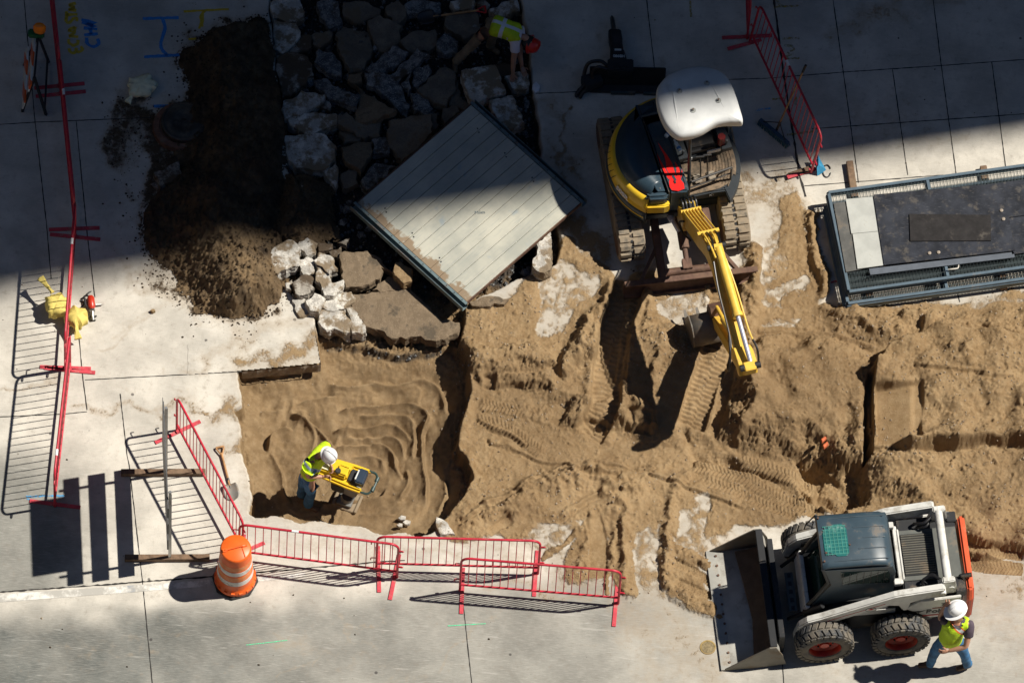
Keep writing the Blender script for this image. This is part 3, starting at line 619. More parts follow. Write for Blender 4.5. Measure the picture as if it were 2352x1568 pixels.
# ================================================================ shovels and broom
def shovel(label, top, tip, ztop, ztip, dh, blade_col, roll=0., grip=PINEW):
    A, B = G(*top, ztop), G(*tip, ztip); ax = (B-A); L = ax.length; ax.normalize()
    sd = ax.cross(Vector((0, 0, 1))).normalized(); up = sd.cross(ax)
    Mx = Matrix((ax, sd, up)).transposed().to_4x4(); Mx.translation = A
    t = thing('shovel', label, 'shovel', (0, 0, 0)); t.matrix_world = Mx
    m_ = MB(); m_.tube([(.10, 0, 0), (L*.45, 0, 0), (L-.30, 0, -.004), (L-.24, 0, -.01)], [.016, .017, .018, .019], 10); m_.build('shaft', PINEW, t, smooth=True)
    m_ = MB(); m_.tube([(L-.36, 0, -.004), (L-.26, 0, -.012), (L-.2, 0, -.02)], [.021, .022, .016], 10); m_.build('socket', DSTEEL, t, smooth=True)
    m_ = MB(); m_.tube([(.15, 0, 0), (.10, .02, 0), (.02, .055, 0), (0, .055, 0)], .012, 8); m_.tube([(.15, 0, 0), (.10, -.02, 0), (.02, -.055, 0), (0, -.055, 0)], .012, 8); m_.tube([(0, -.058, 0), (0, .058, 0)], .015, 8); m_.build('grip', dh, t, smooth=True)
    m_ = MB(); rows = []
    for k in range(10):
        u = k/9; x = L-.26+.26*u; w = .115*(1 if u < .55 else math.sqrt(max(0, 1-((u-.55)/.46)**2))); w *= min(1, .75+u*1.5)
        rows.append([(x, w*s, .03*s*s*(1-u*.4)-.025*math.sin(u*2.2)) for s in np.linspace(-1, 1, 9)])
    m_.loft(rows, closed=False); o = m_.build('blade', blade_col, t, smooth=True); sm_ = o.modifiers.new('thick', 'SOLIDIFY'); sm_.thickness = .004
    return t
shovel('wooden shovel propped beside the diagonal barricade at the pit', (505, 1026), (536, 1148), .04, .02, PINEW, mat('worn_blade', (.20, .19, .17), .55, .3, dirt=.5))
shovel('shovel with a red grip lying on broken asphalt behind the bending worker', (1115, 22), (958, 43), .05, .02, mat('red_grip', (.55, .02, .02), .4), DSTEEL)
A, B = G(1783, 300, .06), G(1851, 150, 1.27); br_ = thing('push_broom', 'push broom with a blue bristle head propped on the leaning barricade', 'broom', (0, 0, 0))
m_ = MB(); m_.cyl(A, A.lerp(B, .90), .014, n=10); m_.build('handle', PINEW, br_, smooth=True)
m_ = MB(); m_.cyl(A.lerp(B, .89), B, .019, n=12); m_.build('grip', BLACK, br_, smooth=True)
h0, h1 = G(1742, 284), G(1808, 340); dv = (h1-h0).normalized(); nv = Vector((-dv.y, dv.x, 0))
BLUEB = mat('blue_bristle', (.03, .10, .16), .7, var=.3, vscale=60, bmp=.5, bscale=120)
m_ = MB(); m_.bar(h0+Vector((0, 0, .10))+nv*.02, h1+Vector((0, 0, .10))+nv*.02, .065, .04); m_.build('head_block', mat('broom_blue', (.03, .07, .12), .5), br_, bev=.006)
m_ = MB(); n_ = 44
for k in range(n_):
    for s_ in (-1, 0, 1):
        p = h0.lerp(h1, (k+.5)/n_)+nv*(.02+s_*.02); q = Vector((rnd.uniform(-.008, .008), rnd.uniform(-.008, .008), 0)); m_.bar(p+Vector((0, 0, .09)), p+q+nv*s_*.02+Vector((0, 0, .004)), .010, .010)
m_.build('bristles', BLUEB, br_)
m_ = MB(); c_ = h0.lerp(h1, .5)
for k in (.12, .88):
    p = h0.lerp(h1, k)+nv*.02+Vector((0, 0, .12)); m_.tube([p, p.lerp(A.lerp(B, .10), .6)+Vector((0, 0, .03)), A.lerp(B, .12)], .009, 6)
m_.cyl(A.lerp(B, .0), A.lerp(B, .14), .02, n=8); m_.build('brace', DSTEEL, br_, smooth=True)
# ================================================================ excavator
EXY = mat('machine_yellow', (.74, .48, .07), .38, var=.10, dirt=.22, dscale=5, dcol=(.30, .19, .09))
EXS = mat('stripe_yellow', (.76, .50, .03), .35, var=.05)
EXB = mat('machine_blue_grey', (.028, .052, .072), .34, var=.2, vscale=3, dirt=.22, dscale=4, dcol=(.10, .09, .075), scratch=.3)
EXD = mat('machine_dark', (.018, .024, .03), .5, var=.15, dirt=.15)
EXW = mat('canopy_white', (.60, .61, .60), .40, var=.08, vscale=3, dirt=.16, dcol=(.4, .38, .34))
TRK = mat('track_rubber', (.155, .135, .105), .85, var=.25, vscale=12, dirt=.75, dscale=6, dcol=(.27, .215, .15), bmp=.4)
RUST = mat('rusty_steel', (.12, .065, .045), .7, .2, var=.3, vscale=8, dirt=.4, dcol=(.19, .12, .08), bmp=.2)
CHROME = mat('chrome_rod', (.62, .64, .76), .28, .55)
MATF = mat('muddy_floor', (.10, .075, .05), .8, var=.3, vscale=12, dirt=.6, dscale=7, dcol=(.24, .17, .11), bmp=.4)
FLAME = mat('red_flame', (.72, .008, .006), .4)
PLATE = mat('bucket_steel', (.17, .155, .135), .55, .4, var=.25, dirt=.4, dscale=6)
EXH = R(-78.16); ex = thing('excavator', 'yellow and blue-grey mini excavator with a white canopy and red flames', 'excavator', (2.20, 2.65, 0), EXH)
# --- tracks
def track(yc, w=.40, x0=-1.15, x1=1.18, h=.56):
    r_ = h/2-.03; prof = []
    for k in range(13): a = R(90-15*k); prof.append((x1-r_-.03+r_*math.cos(a), h/2+r_*math.sin(a)))
    for k in range(13): a = R(-90-15*k); prof.append((x0+r_+.03+r_*math.cos(a), h/2+r_*math.sin(a)))
    b = MB(); n = len(prof); zg = 0
    rings = [[(x, y, z) for x, z in prof] for y in (yc-w/2, yc-w/2+.02, yc+w/2-.02, yc+w/2)]
    rings[0] = [((x-.015)*.97+.015, yc-w/2, h/2+(z-h/2)*.9) for x, z in prof]; rings[3] = [((x-.015)*.97+.015, yc+w/2, h/2+(z-h/2)*.9) for x, z in prof]
    b.loft(rings); trk = b.build('track', TRK, ex, bev=0, smooth=False)
    lug = MB(); run = [Vector((x, 0, z)) for x, z in prof]+[Vector((prof[0][0], 0, prof[0][1]))]; tot = sum((q-p).length for p, q in zip(run, run[1:])); m = 44; acc = 0; seg = 0; step = tot/m; pos = 0
    for k in range(m):
        s_ = k*step
        while s_ > acc+(run[seg+1]-run[seg]).length: acc += (run[seg+1]-run[seg]).length; seg += 1
        d = (run[seg+1]-run[seg]).normalized(); p = run[seg]+d*(s_-acc); nn = d.cross(Vector((0, 1, 0))); nn = -nn if nn.dot(p-Vector((0, 0, h/2))) < 0 and abs(p.z-h/2) > .1 else nn
        if nn.dot(Vector((p.x*.2, 0, p.z-h/2))) < 0: nn = -nn
        mt = Matrix((d, Vector((0, 1, 0)), nn)).transposed()
        for sgn in (-1, 1):
            off = step*.25*sgn
            lug.box(p+nn*.012+d*off+Vector((0, yc+sgn*w*.25, 0)), (step*.62, w*.42, .034), mt, .86)
    lug.build('tread_lugs', TRK, trk)
    g_ = MB(); rows = []; ns = int(tot/.04)
    for k in range(ns+1):
        s_ = min(k*.04, tot-.001); a_ = 0; q = 0
        while s_ > a_+(run[q+1]-run[q]).length: a_ += (run[q+1]-run[q]).length; q += 1
        d = (run[q+1]-run[q]).normalized(); p = run[q]+d*(s_-a_); nn = d.cross(Vector((0, 1, 0)))
        if nn.dot(Vector((p.x*.2, 0, p.z-h/2))) < 0: nn = -nn
        o_ = nn*(.012 if k % 2 else -.006); rows.append([p+o_+Vector((0, yc-.02, 0)), p+o_+Vector((0, yc+.02, 0))])
    g_.loft(rows, closed=False)
    g_.build('drive_strip', BLACK, trk)
    fr = MB(); fr.box((.015, yc, h/2), (x1-x0-.5, w*.7, .26)); fr.build('track_frame', RUST, ex)
    for xx in (x0+.27, x1-.27):
        wl = MB(); wl.cyl((xx, yc-w/2-.005, h/2), (xx, yc+w/2+.005, h/2), .17, n=20); wl.build('sprocket', RUST, ex, smooth=True)
track(-.775); track(.775)
b = MB(); b.box((0, 0, .42), (.95, 1.2, .22)); b.cyl((0, 0, .5), (0, 0, .68), .42, n=28); b.build('undercarriage', EXD, ex, bev=.02)
# --- dozer blade and its arms
b = MB(); rows = []
for k in range(9):
    z = .02+.40*k/8; x = 1.62+.07*((k-4)/4)**2-.02; rows.append([(x, y, z) for y in (-.98, .98)]+[(x-.035, y, z) for y in (.98, -.98)])
b.loft(rows); b.build('dozer_blade', RUST, ex)
b = MB(); b.box((1.66, 0, .43), (.09, 1.96, .025)); b.box((1.66, 0, .035), (.05, 1.96, .06)); b.build('blade_edge', RUST, ex, bev=.005)
for y in (-.38, .38):
    b = MB(); b.bar((.55, y, .34), (1.60, y*1.05, .26), .11, .16); b.build('blade_arm', RUST, ex, bev=.01)
b = MB(); b.cyl((1.48, -.36, .30), (1.48, .36, .30), .06, n=16); b.build('cross_tube', RUST, ex, smooth=True)
b = MB(); b.tube([(.62, -.02, .46), (1.18, -.02, .40)], .075, 14); b.tube([(1.18, -.02, .40), (1.50, -.02, .36)], .04, 12); b.box((1.42, -.02, .36), (.16, .14, .10)); b.build('blade_cylinder', RUST, ex, bev=.006)
for s_ in (-1, 1):
    b = MB(); b.bar((1.05, s_*.42, .25), (1.60, s_*.75, .22), .05, .09); b.build('gusset', RUST, ex)
# --- house (turned a little on the tracks)
HA = R(7.5); ch, sh = math.cos(HA), math.sin(HA)
def H(x, y, z): return Vector((x*ch-y*sh, x*sh+y*ch, z))
def hp(x, y, z): return H(x, y, z)
RB = .97
def arcp(a0, a1, n, r=RB): return [(r*math.cos(R(a0+(a1-a0)*k/n)), r*math.sin(R(a0+(a1-a0)*k/n))) for k in range(n+1)]
b = MB(); pl = arcp(40, 320, 40)+[(.62, -.52), (.70, -.05), (.52, .06), (.50, .70), (.62, .70)]; b.prism(pl[:41]+[(.66, -.66), (.74, -.10), (.50, -.02), (.50, .60)], .60, .74, hp); b.build('house_deck', EXD, ex, bev=.02)
# skirt with the lower yellow line
b = MB(); rows = []
for z, rr in ((.66, .97), (.74, 1.0), (.88, 1.0), (.95, .975)):
    rows.append([H(rr*math.cos(R(a)), rr*math.sin(R(a)), z) for a in np.linspace(110, 318, 44)])
b.loft(rows, closed=False); sk = b.build('counterweight', EXB, ex, smooth=True); sk.modifiers.new('thick', 'SOLIDIFY').thickness = .03
b = MB(); b.loft([[H(1.004*math.cos(R(a)), 1.004*math.sin(R(a)), z) for a in np.linspace(215, 316, 30)] for z in (.80, .835)], closed=False); b.build('lower_stripe', EXS, sk, smooth=True)
# the yellow band and the hood above it: rows sweep in from the rim
def rim(a, k):   # k 0 rim .. 1 inner top
    rr = [.985, .975, .945, .885, .72][k]; zz = [.95, 1.08, 1.19, 1.27, 1.36][k]
    return (rr*math.cos(R(a)), rr*math.sin(R(a)), zz)
A_ = np.linspace(128, 318, 48)
b = MB(); b.loft([[H(*rim(a, k)) for a in A_] for k in (0, 1, 2, 3)], closed=False)
yb = b.build('yellow_band', EXS, ex, smooth=True); yb.modifiers.new('thick', 'SOLIDIFY').thickness = .02
vt = MB()
for k in range(6):
    a = 243+k*6.0; w_ = .8
    q = [rim(a, 0), rim(a+w_, 0), rim(a+w_+5, 2), rim(a+5.5, 2)]; cpt = [H(x*1.004, y*1.004, z+.004) for x, y, z in ((q[0][0], q[0][1], q[0][2]+.02), (q[1][0], q[1][1], q[1][2]+.02), q[2], q[3])]
    mid = [rim(a+2.2, 1), rim(a+w_+2.2, 1)]; cm = [H(x*1.006, y*1.006, z+.003) for x, y, z in mid]
    vt.add([cpt[0], cpt[1], cm[1], cpt[2], cpt[3], cm[0]], [(0, 1, 2, 5), (5, 2, 3, 4)])
vt.build('vent_slots', BLACK, yb)
b = MB(); rows = []
for k in (3, 4): rows.append([H(*rim(a, k)) for a in A_])
def inner(a):  # project to the hood line beside the operator
    x = .74*math.cos(R(a)); y = .74*math.sin(R(a)); return x, y
rows.append([H(max(-.62, min(.60, .74*math.cos(R(a))*.9)), -.36+.10*(1 if a > 180 else 1)*0-.0*a, 1.37) if a > 150 else H(.70*math.cos(R(a)), .70*math.sin(R(a)), 1.36) for a in A_])
b.loft(rows, closed=False); hd = b.build('rear_hood', EXB, ex, smooth=True); hd.modifiers.new('thick', 'SOLIDIFY').thickness = .02
b = MB(); ply = [(-.78, -.34), (.68, -.30), (.74, -.02), (.60, .0), (-.30, -.02), (-.82, .10)]; b.prism(ply, .74, 1.335, hp); ho = b.build('side_hood', EXB, ex, bev=.03, seg=3)
b = MB(); b.prism([(.70*math.cos(R(a)), .70*math.sin(R(a))) for a in np.linspace(135, 318, 30)]+[(.66, -.36), (-.80, -.36)], .78, 1.352, hp); b.build('engine_cover', EXB, ex, bev=.02)
b = MB(); b.prism([(-.80, -.352), (.69, -.318), (.69, -.305), (-.80, -.338)], 1.34, 1.364, hp); b.prism([(-.55, -.07), (.62, -.045), (.62, -.038), (-.55, -.063)], 1.325, 1.345, hp); b.prism([(-.80, -.10), (-.50, -.14), (-.52, -.16), (-.80, -.12)], 1.33, 1.346, hp)
b.build('hood_seam', BLACK, ho)
b = MB(); b.prism([(-.52, -.28), (-.16, -.27), (-.16, -.13), (-.50, -.13)], 1.33, 1.347, hp); b.build('access_panel', EXB, ho, bev=.005)
b = MB(); b.prism([(.40, -.52), (.64, -.47), (.66, -.36), (.40, -.375)], 1.34, 1.361, hp); fd = b.build('fuel_door', EXB, ex, bev=.006)
b = MB(); b.cyl(H(.60, -.42, 1.36), H(.60, -.42, 1.367), .012, n=10); b.build('latch', STEEL, fd)
b = MB(); b.prism([(.52, -.19), (.57, -.19), (.57, -.165), (.52, -.165)], 1.34, 1.353, hp); b.build('keyhole', BLACK, ho)
# flames on the side hood
fls = [[(.66,-.26),(.70,-.17),(.685,-.075),(.60,-.06),(.53,-.085),(.46,-.12),(.44,-.22),(.52,-.26),(.60,-.275)], [(.46,-.12),(.53,-.085),(.43,-.068),(.34,-.05),(.22,-.088),(.35,-.095),(.40,-.115)],
 [(.44,-.22),(.46,-.13),(.36,-.135),(.24,-.13),(.10,-.16),(-.03,-.20),(-.16,-.235),(-.04,-.225),(.08,-.205),(.20,-.215),(.30,-.235),(.38,-.225)], [(.48,-.25),(.44,-.215),(.34,-.245),(.24,-.262),(.12,-.285),(.02,-.30),(.16,-.298),(.28,-.292),(.40,-.275)], [(.58,-.10),(.52,-.08),(.44,-.03),(.36,-.02),(.44,-.05)]]
for fl in fls:
    bm = bmesh.new(); f_ = bm.faces.new([bm.verts.new(H(x, y, 1.3385)) for x, y in fl]); f_.normal_update()
    if f_.normal.z < 0: f_.normal_flip()
    bmesh.ops.triangulate(bm, faces=[f_]); me = bpy.data.meshes.new('flame_decal'); bm.to_mesh(me); bm.free(); mobj('flame_decal', me, FLAME, ho)
b = MB(); b.prism([(.64, -.70), (.73, -.655), (.79, -.40), (.78, -.31), (.69, -.31), (.66, -.40)], .92, 1.13, hp); b.build('front_corner', EXS, ex, bev=.02); b = MB(); b.prism([(.60, -.66), (.70, -.63), (.75, -.40), (.74, -.31), (.66, -.31), (.60, -.40)], 1.12, 1.33, hp); b.build('front_cover', EXB, ex, bev=.05, seg=3)
b = MB(); b.box(H(.48, -.17, 1.342), (.09, .035, .004), Matrix.Rotation(HA+.2, 3, 'Z')); b.build('flame_gap', EXB, ho)
# operator floor, seat, console, levers, rail
b = MB(); fp = [(-.72, .02), (.48, .02), (.54, .08), (.55, .55), (.50, .72), (.36, .84)]+[(.955*math.cos(R(a)), .955*math.sin(R(a))) for a in np.linspace(66, 128, 14)]; b.prism(fp, .60, .745, hp); b.build('platform', EXD, ex, bev=.025)
b = MB(); b.prism([(x*.93+.01, .04+(y-.04)*.94) for x, y in fp], .70, .757, hp); b.build('floor_mat', MATF, ex)
b = MB()
for k in range(9): b.tube([H(r_*math.cos(R(a)), r_*math.sin(R(a)), .759) for a in np.linspace(52, 95, 8) for r_ in [(.48+.045*k)]], .008, 5)
b.build('floor_ribs', MATF, ex)
SEAT = mat('seat_vinyl', (.02, .02, .022), .6, dirt=.2)
b = MB(); b.box(H(-.28, .42, .95), (.48, .50, .16), Matrix.Rotation(HA, 3, 'Z')); b.build('seat', SEAT, ex, bev=.05, seg=3)
b = MB(); b.box(H(-.56, .42, 1.28), (.14, .46, .55), Matrix.Rotation(HA, 3, 'Z') @ Matrix.Rotation(R(-12), 3, 'Y')); b.build('backrest', SEAT, ex, bev=.05, seg=3)
b = MB(); b.box(H(-.32, .42, .81), (.62, .62, .14), Matrix.Rotation(HA, 3, 'Z')); b.build('seat_box', EXD, ex, bev=.02)
for y in (.10, .76):
    b = MB(); b.box(H(-.12, y, 1.06), (.42, .15, .10), Matrix.Rotation(HA, 3, 'Z')); b.tube([H(.02, y, 1.1), H(.05, y, 1.28)], [.014, .02], 8); b.build('armrest_console', EXD, ex, bev=.015)
b = MB(); b.box(H(-.02, .60, .905), (.02, .20, .07), Matrix.Rotation(HA, 3, 'Z')); b.box(H(-.0, .20, .87), (.012, .13, .06), Matrix.Rotation(HA, 3, 'Z')); b.build('label_plate', STICK, ex)
for y in (.31, .42):
    b = MB(); b.tube([H(.30, y, .75), H(.27, y, .98), H(.17, y+.01, 1.20)], .011, 7); b.tube([H(.16, y-.05, 1.20), H(.18, y+.07, 1.20)], .018, 8); b.build('travel_lever', DSTEEL, ex, smooth=True)
for y in (.26, .47):
    b = MB(); b.box(H(.30, y, .79), (.16, .11, .03), Matrix.Rotation(HA, 3, 'Z') @ Matrix.Rotation(R(-14), 3, 'Y')); b.build('foot_pedal', mat('worn_pedal', (.28, .24, .19), .6, dirt=.4), ex, bev=.01)
b = MB(); b.tube([H(.50, .07, .74), H(.50, .07, 1.10), H(.51, .10, 1.16), H(.44, .70, 1.16), H(.42, .73, 1.10), H(.42, .73, .74)], .018, 8); b.tube([H(.50, .07, .95), H(.42, .73, .95)], .012, 8); b.tube([H(.42, .73, 1.12), H(.30, .58, .76)], .012, 8); b.build('guard_rail', mat('worn_rail', (.09, .085, .08), .35, .6, dirt=.2), ex, smooth=True)
b = MB(); b.box(H(.52, .36, .66), (.05, .70, .17), Matrix.Rotation(HA+R(-6), 3, 'Z')); fb_ = b.build('front_apron', EXD, ex, bev=.02)
textobj('maker_name', 'KOBELCO', .085, mat('faded_white', (.30, .30, .30), .6), fb_, frame(H(0, 1, 0)-H(0, 0, 0), Vector((0, 0, 1)), H(.553, .56, .665)), .001)
a = 292; o_ = H(.992*math.cos(R(a)), .992*math.sin(R(a)), 1.05); tx = H(-math.sin(R(a)), math.cos(R(a)), 0)
textobj('model_number', '50SR', .13, mat('decal_white', (.75, .75, .75), .5), yb, frame(tx, Vector((0, 0, 1))+H(-.1*math.cos(R(a)), -.1*math.sin(R(a)), 0), o_), .004, .004)
# canopy on posts
cw = [(-.62, .0), (-.66, .28), (-.60, .58), (-.42, .80), (-.15, .86), (.20, .86), (.40, .84), (.40, .76), (.36, .60), (.35, .42), (.42, .20), (.43, -.0), (.38, -.16), (.15, -.27), (-.20, -.28), (-.45, -.20)]
cs = [(q.x, q.y) for q in spline([(x, y, 0) for x, y in cw+[cw[0]]], 5)][:-1]
ccx = sum(p[0] for p in cs)/len(cs); ccy = sum(p[1] for p in cs)/len(cs)
b = MB(); rows = []
for sc_, z in ((.95, 2.30), (1.0, 2.33), (1.0, 2.42), (.985, 2.455), (.93, 2.49), (.75, 2.505), (.4, 2.515), (.02, 2.52)): rows.append([H(ccx+(x-ccx)*sc_, ccy+(y-ccy)*sc_, z) for x, y in cs])
b.loft(rows); b.build('canopy', EXW, ex, smooth=True, auto=60)
for s_ in ((-.52, .02, .30, -.10), (-.50, .52, .34, .66)):
    b = MB(); b.tube([H(s_[0], s_[1], 2.497), H((s_[0]+s_[2])/2, (s_[1]+s_[3])/2, 2.508), H(s_[2], s_[3], 2.497)], [.004, .016, .004], 8); b.build('canopy_rib', EXW, ex, smooth=True)
for x, y in ((-.28, .08), (-.30, .50), (.08, .18), (.02, .58)):
    b = MB(); b.cyl(H(x, y, 2.50), H(x, y, 2.525), .045, .04, 16); b.cyl(H(x, y, 2.525), H(x, y, 2.55), .018, n=10); bo = b.build('canopy_bolt', mat('bolt_washer', (.35, .36, .34), .5, dirt=.2), ex)
    b = MB(); b.cyl(H(x, y, 2.55), H(x, y, 2.556), .013, n=8); b.build('bolt_head', RUST, bo)
for x, y, xt, yt in ((.48, .06, .36, .06), (-.60, .04, -.5, .08), (-.60, .74, -.48, .68)):
    b = MB(); b.tube([H(x, y, .75), H(x, y, 1.2), H(xt, yt, 2.34)], .026, 10); b.build('canopy_post', EXD, ex, smooth=True)
b = MB(); b.cyl(H(-.02, .70, 1.1), H(-.02, .70, 1.30), .055, n=14); b.build('fire_extinguisher', mat('extinguisher_red', (.14, .008, .008), .4), ex, smooth=True)
# --- boom, dipper, bucket (plane through the pivot, heading BA)
BA = R(6.2); cb, sb = math.cos(BA), math.sin(BA); bp = Vector((.88, .08, 0))
def Bm(u, w, z): return Vector((bp.x+u*cb-w*sb, bp.y+u*sb+w*cb, z))
def plate2(name, prof, w0, w1, m, parent, bev=.006):
    q = MB(); q.prism(prof, w0, w1, lambda x, y, z: Bm(x, z, y)); return q.build(name, m, parent, bev=bev)
plate2('swing_bracket', [(-.30, .55), (-.05, .50), (.12, .62), (.12, .95), (-.02, 1.02), (-.22, .86)], -.13, .13, EXY, ex)
b = MB(); b.cyl(Bm(-.04, 0, .48), Bm(-.04, 0, 1.0), .09, n=16); b.build('swing_pin', EXD, ex)
b = MB(); b.tube([Bm(-.42, -.30, .62), Bm(-.10, -.22, .62)], .05, 12); b.tube([Bm(-.10, -.22, .62), Bm(.10, -.18, .62)], .03, 10); b.build('swing_cylinder', CHROME, ex, smooth=True)
BOOM = plate2('boom', [(-.05, .76), (.10, .72), (.62, 1.18), (1.16, 1.70), (1.45, 1.80), (3.02, 1.62), (3.06, 1.72), (3.0, 1.80), (1.40, 2.06), (1.10, 2.04), (.80, 1.80), (-.06, .94)], -.105, .105, EXY, ex, .012)
plate2('boom_ears', [(2.72, 1.62), (3.05, 1.58), (3.12, 1.68), (3.02, 1.86), (2.74, 1.86)], -.135, .135, EXY, ex)
b = MB()   # five steel lines over the first boom section, brackets at both ends
for k in range(6): w = -.115+.046*k; b.tube([Bm(.0, w, 1.07), Bm(.30, w, 1.35), Bm(.86, w, 1.92)], .0135, 7)
b.bar(Bm(.05, -.15, 1.10), Bm(.05, .15, 1.10), .05, .04); b.bar(Bm(.86, -.16, 1.91), Bm(.86, .16, 1.91), .05, .04)
b.build('steel_lines', EXY, BOOM, smooth=False)
for k in range(5):
    w = -.10+.05*k; b = MB(); b.tube(spline([Bm(.02, w, 1.09), Bm(-.10, w, 1.14), Bm(-.20, w-.01, 1.02), Bm(-.22, w-.02, .80)]), .017, 8); b.build('hose', HOSE, ex, smooth=True)
for k in range(4):
    w = -.09+.06*k; b = MB(); b.tube(spline([Bm(.88, w, 1.94), Bm(1.02, w, 2.08), Bm(1.20, w*.8, 2.15), Bm(1.42, w*.6, 2.16)]), .016, 8); b.build('hose', HOSE if k % 2 else EXY, ex, smooth=True)
b = MB(); b.tube(spline([Bm(.20, -.15, 1.10), Bm(.10, -.18, .9), Bm(.22, -.16, .80), Bm(.50, -.13, 1.05)]), .017, 8); b.build('hose', HOSE, ex, smooth=True)
b = MB(); b.tube([Bm(.02, 0, .60), Bm(.72, 0, 1.20)], .072, 16); b.tube([Bm(.72, 0, 1.20), Bm(.98, 0, 1.48)], .04, 12); b.build('boom_cylinder', EXY, ex, smooth=True)
b = MB(); b.tube([Bm(1.26, .03, 2.14), Bm(2.34, .03, 2.04)], .068, 18); b.cyl(Bm(2.30, .03, 2.043), Bm(2.36, .03, 2.037), .08, n=18); b.box(Bm(1.26, .03, 2.12), (.10, .12, .12)); ac_ = b.build('dipper_cylinder', EXY, ex, smooth=True)
b = MB(); b.tube([Bm(2.36, .03, 2.037), Bm(3.10, .03, 1.93)], .036, 16); b.build('chrome_rod', CHROME, ac_, smooth=True)
b = MB(); b.cyl(Bm(1.22, -.12, 2.12), Bm(1.22, .15, 2.12), .045, n=14); b.build('cylinder_pin', DSTEEL, ex); b = MB(); b.cyl(Bm(3.12, -.14, 1.93), Bm(3.12, .16, 1.93), .05, n=14); b.build('elbow_pin', DSTEEL, ex)
for w in (-.13, .13):
    b = MB(); b.tube(spline([Bm(1.45, w*.7, 2.12), Bm(1.9, w, 2.02), Bm(2.5, w*1.1, 1.93), Bm(2.75, w*1.3, 1.90)]), .014, 7); b.build('hose', HOSE if w < 0 else EXY, ex, smooth=True)
b = MB(); b.tube(spline([Bm(2.55, -.15, 1.92), Bm(2.80, -.20, 1.86), Bm(2.95, -.24, 1.62), Bm(2.82, -.22, 1.45), Bm(2.70, -.16, 1.50)]), .017, 8); b.build('hose', HOSE, ex, smooth=True)
b = MB(); b.tube(spline([Bm(2.70, .16, 1.92), Bm(2.86, .19, 1.88), Bm(3.0, .18, 1.7)]), .017, 8); b.build('hose', HOSE, ex, smooth=True)
plate2('dipper', [(3.06, 1.98), (3.20, 1.98), (3.18, 1.80), (2.98, 1.46), (1.70, .52), (1.54, .42), (1.44, .48), (1.54, .66), (2.45, 1.38), (2.74, 1.58), (2.98, 1.70)], -.085, .085, EXY, ex, .01)
b = MB(); b.tube([Bm(2.40, 0, 1.44), Bm(1.85, 0, 1.02)], .05, 14); b.tube([Bm(1.85, 0, 1.02), Bm(1.52, 0, .80)], .03, 10); b.build('bucket_cylinder', EXY, ex, smooth=True)
plate2('bucket_link', [(1.40, .72), (1.54, .84), (1.64, .72), (1.52, .48), (1.40, .48)], -.11, .11, RUST, ex)
# bucket: curved shell hung on the dipper end, mouth towards the machine
bw = .29; bk = [(1.46, .60), (1.66, .60), (1.80, .46), (1.82, .28), (1.72, .15), (1.52, .12), (1.30, .22)]
bo_ = [(q.x, q.y) for q in spline([(x, z, 0) for x, z in bk], 4)]
q = MB(); q.loft([[Bm(x, w, z) for x, z in bo_] for w in (-bw-.10, bw-.10)], closed=False); bs = q.build('bucket', PLATE, ex, smooth=True); bs.modifiers.new('thick', 'SOLIDIFY').thickness = .02
for w in (-bw-.115, bw-.10):
    q = MB(); q.prism(bo_, w, w+.018, lambda x, y, z: Bm(x, z, y)); q.build('side_plate', PLATE, bs)
for k in range(4):
    w = -bw-.10+.02+(2*bw-.04)*k/3; q = MB(); q.add([Bm(1.32, w-.03, .20), Bm(1.32, w+.03, .20), Bm(1.32, w+.03, .24), Bm(1.32, w-.03, .24), Bm(1.18, w-.015, .255), Bm(1.18, w+.015, .255)], [(0, 1, 2, 3), (0, 4, 5, 1), (3, 2, 5, 4), (0, 3, 4), (1, 5, 2)]); q.build('tooth', PLATE, bs)
# water bottles left on the hood
for (x, y, z), an, lab in (((-.25, -.03, 1.375), 1.0, 'clear water bottle lying on the hood just under the canopy edge'), ((-.02, .03, 1.33), 2.1, 'clear water bottle wedged beside the seat console of the excavator')):
    w0 = ex.location+Matrix.Rotation(EXH, 3, 'Z') @ H(x, y, z)
    bt = thing('water_bottle', lab, 'bottle', w0, an)
    q = MB(); q.tube([(-.10, 0, 0), (-.09, 0, 0), (-.02, 0, 0), (.0, 0, 0), (.05, 0, 0), (.08, 0, 0), (.09, 0, 0)], [.025, .032, .032, .029, .032, .016, .012], 14)
    q.build('bottle_body', mat('clear_plastic', (.55, .66, .72), .08, var=.02), bt, smooth=True)
    q = MB(); q.cyl((.09, 0, 0), (.115, 0, 0), .014, n=12); q.build('cap', mat('bottle_cap', (.6, .65, .7), .4), bt)
    q = MB(); q.cyl((-.06, 0, 0), (-.02, 0, 0), .033, n=14); q.build('bottle_label', mat('bottle_label', (.05, .2, .5), .4), bt)
# ================================================================ skid steer loader
LW = mat('loader_white', (.62, .615, .58), .35, var=.10, dirt=.32, dscale=4, dcol=(.30, .27, .22))
LB = mat('cab_blue_grey', (.034, .058, .078), .38, var=.16, vscale=3, dirt=.2, scratch=.15)
LK = mat('loader_black', (.012, .013, .015), .5, dirt=.15)
LO = mat('loader_orange', (.66, .10, .035), .4, var=.08, dirt=.12)
TYR = mat('tyre_rubber', (.055, .058, .062), .8, var=.3, vscale=10, dirt=.62, dscale=5, dcol=(.17, .145, .11), bmp=.3)
RIM = mat('rim_red', (.38, .025, .008), .45, dirt=.25)
GRN = mat('tinted_green_glass', (.02, .13, .125), .25, var=.1, dirt=.2, dcol=(.3, .4, .34)); DKG = mat('cab_glass', (.012, .03, .026), .06)
LH = R(-170.47); ld = thing('skid_steer_loader', 'white skid steer loader with a blue-grey cab and its bucket down', 'loader', (5.147, -3.835, 0), LH)
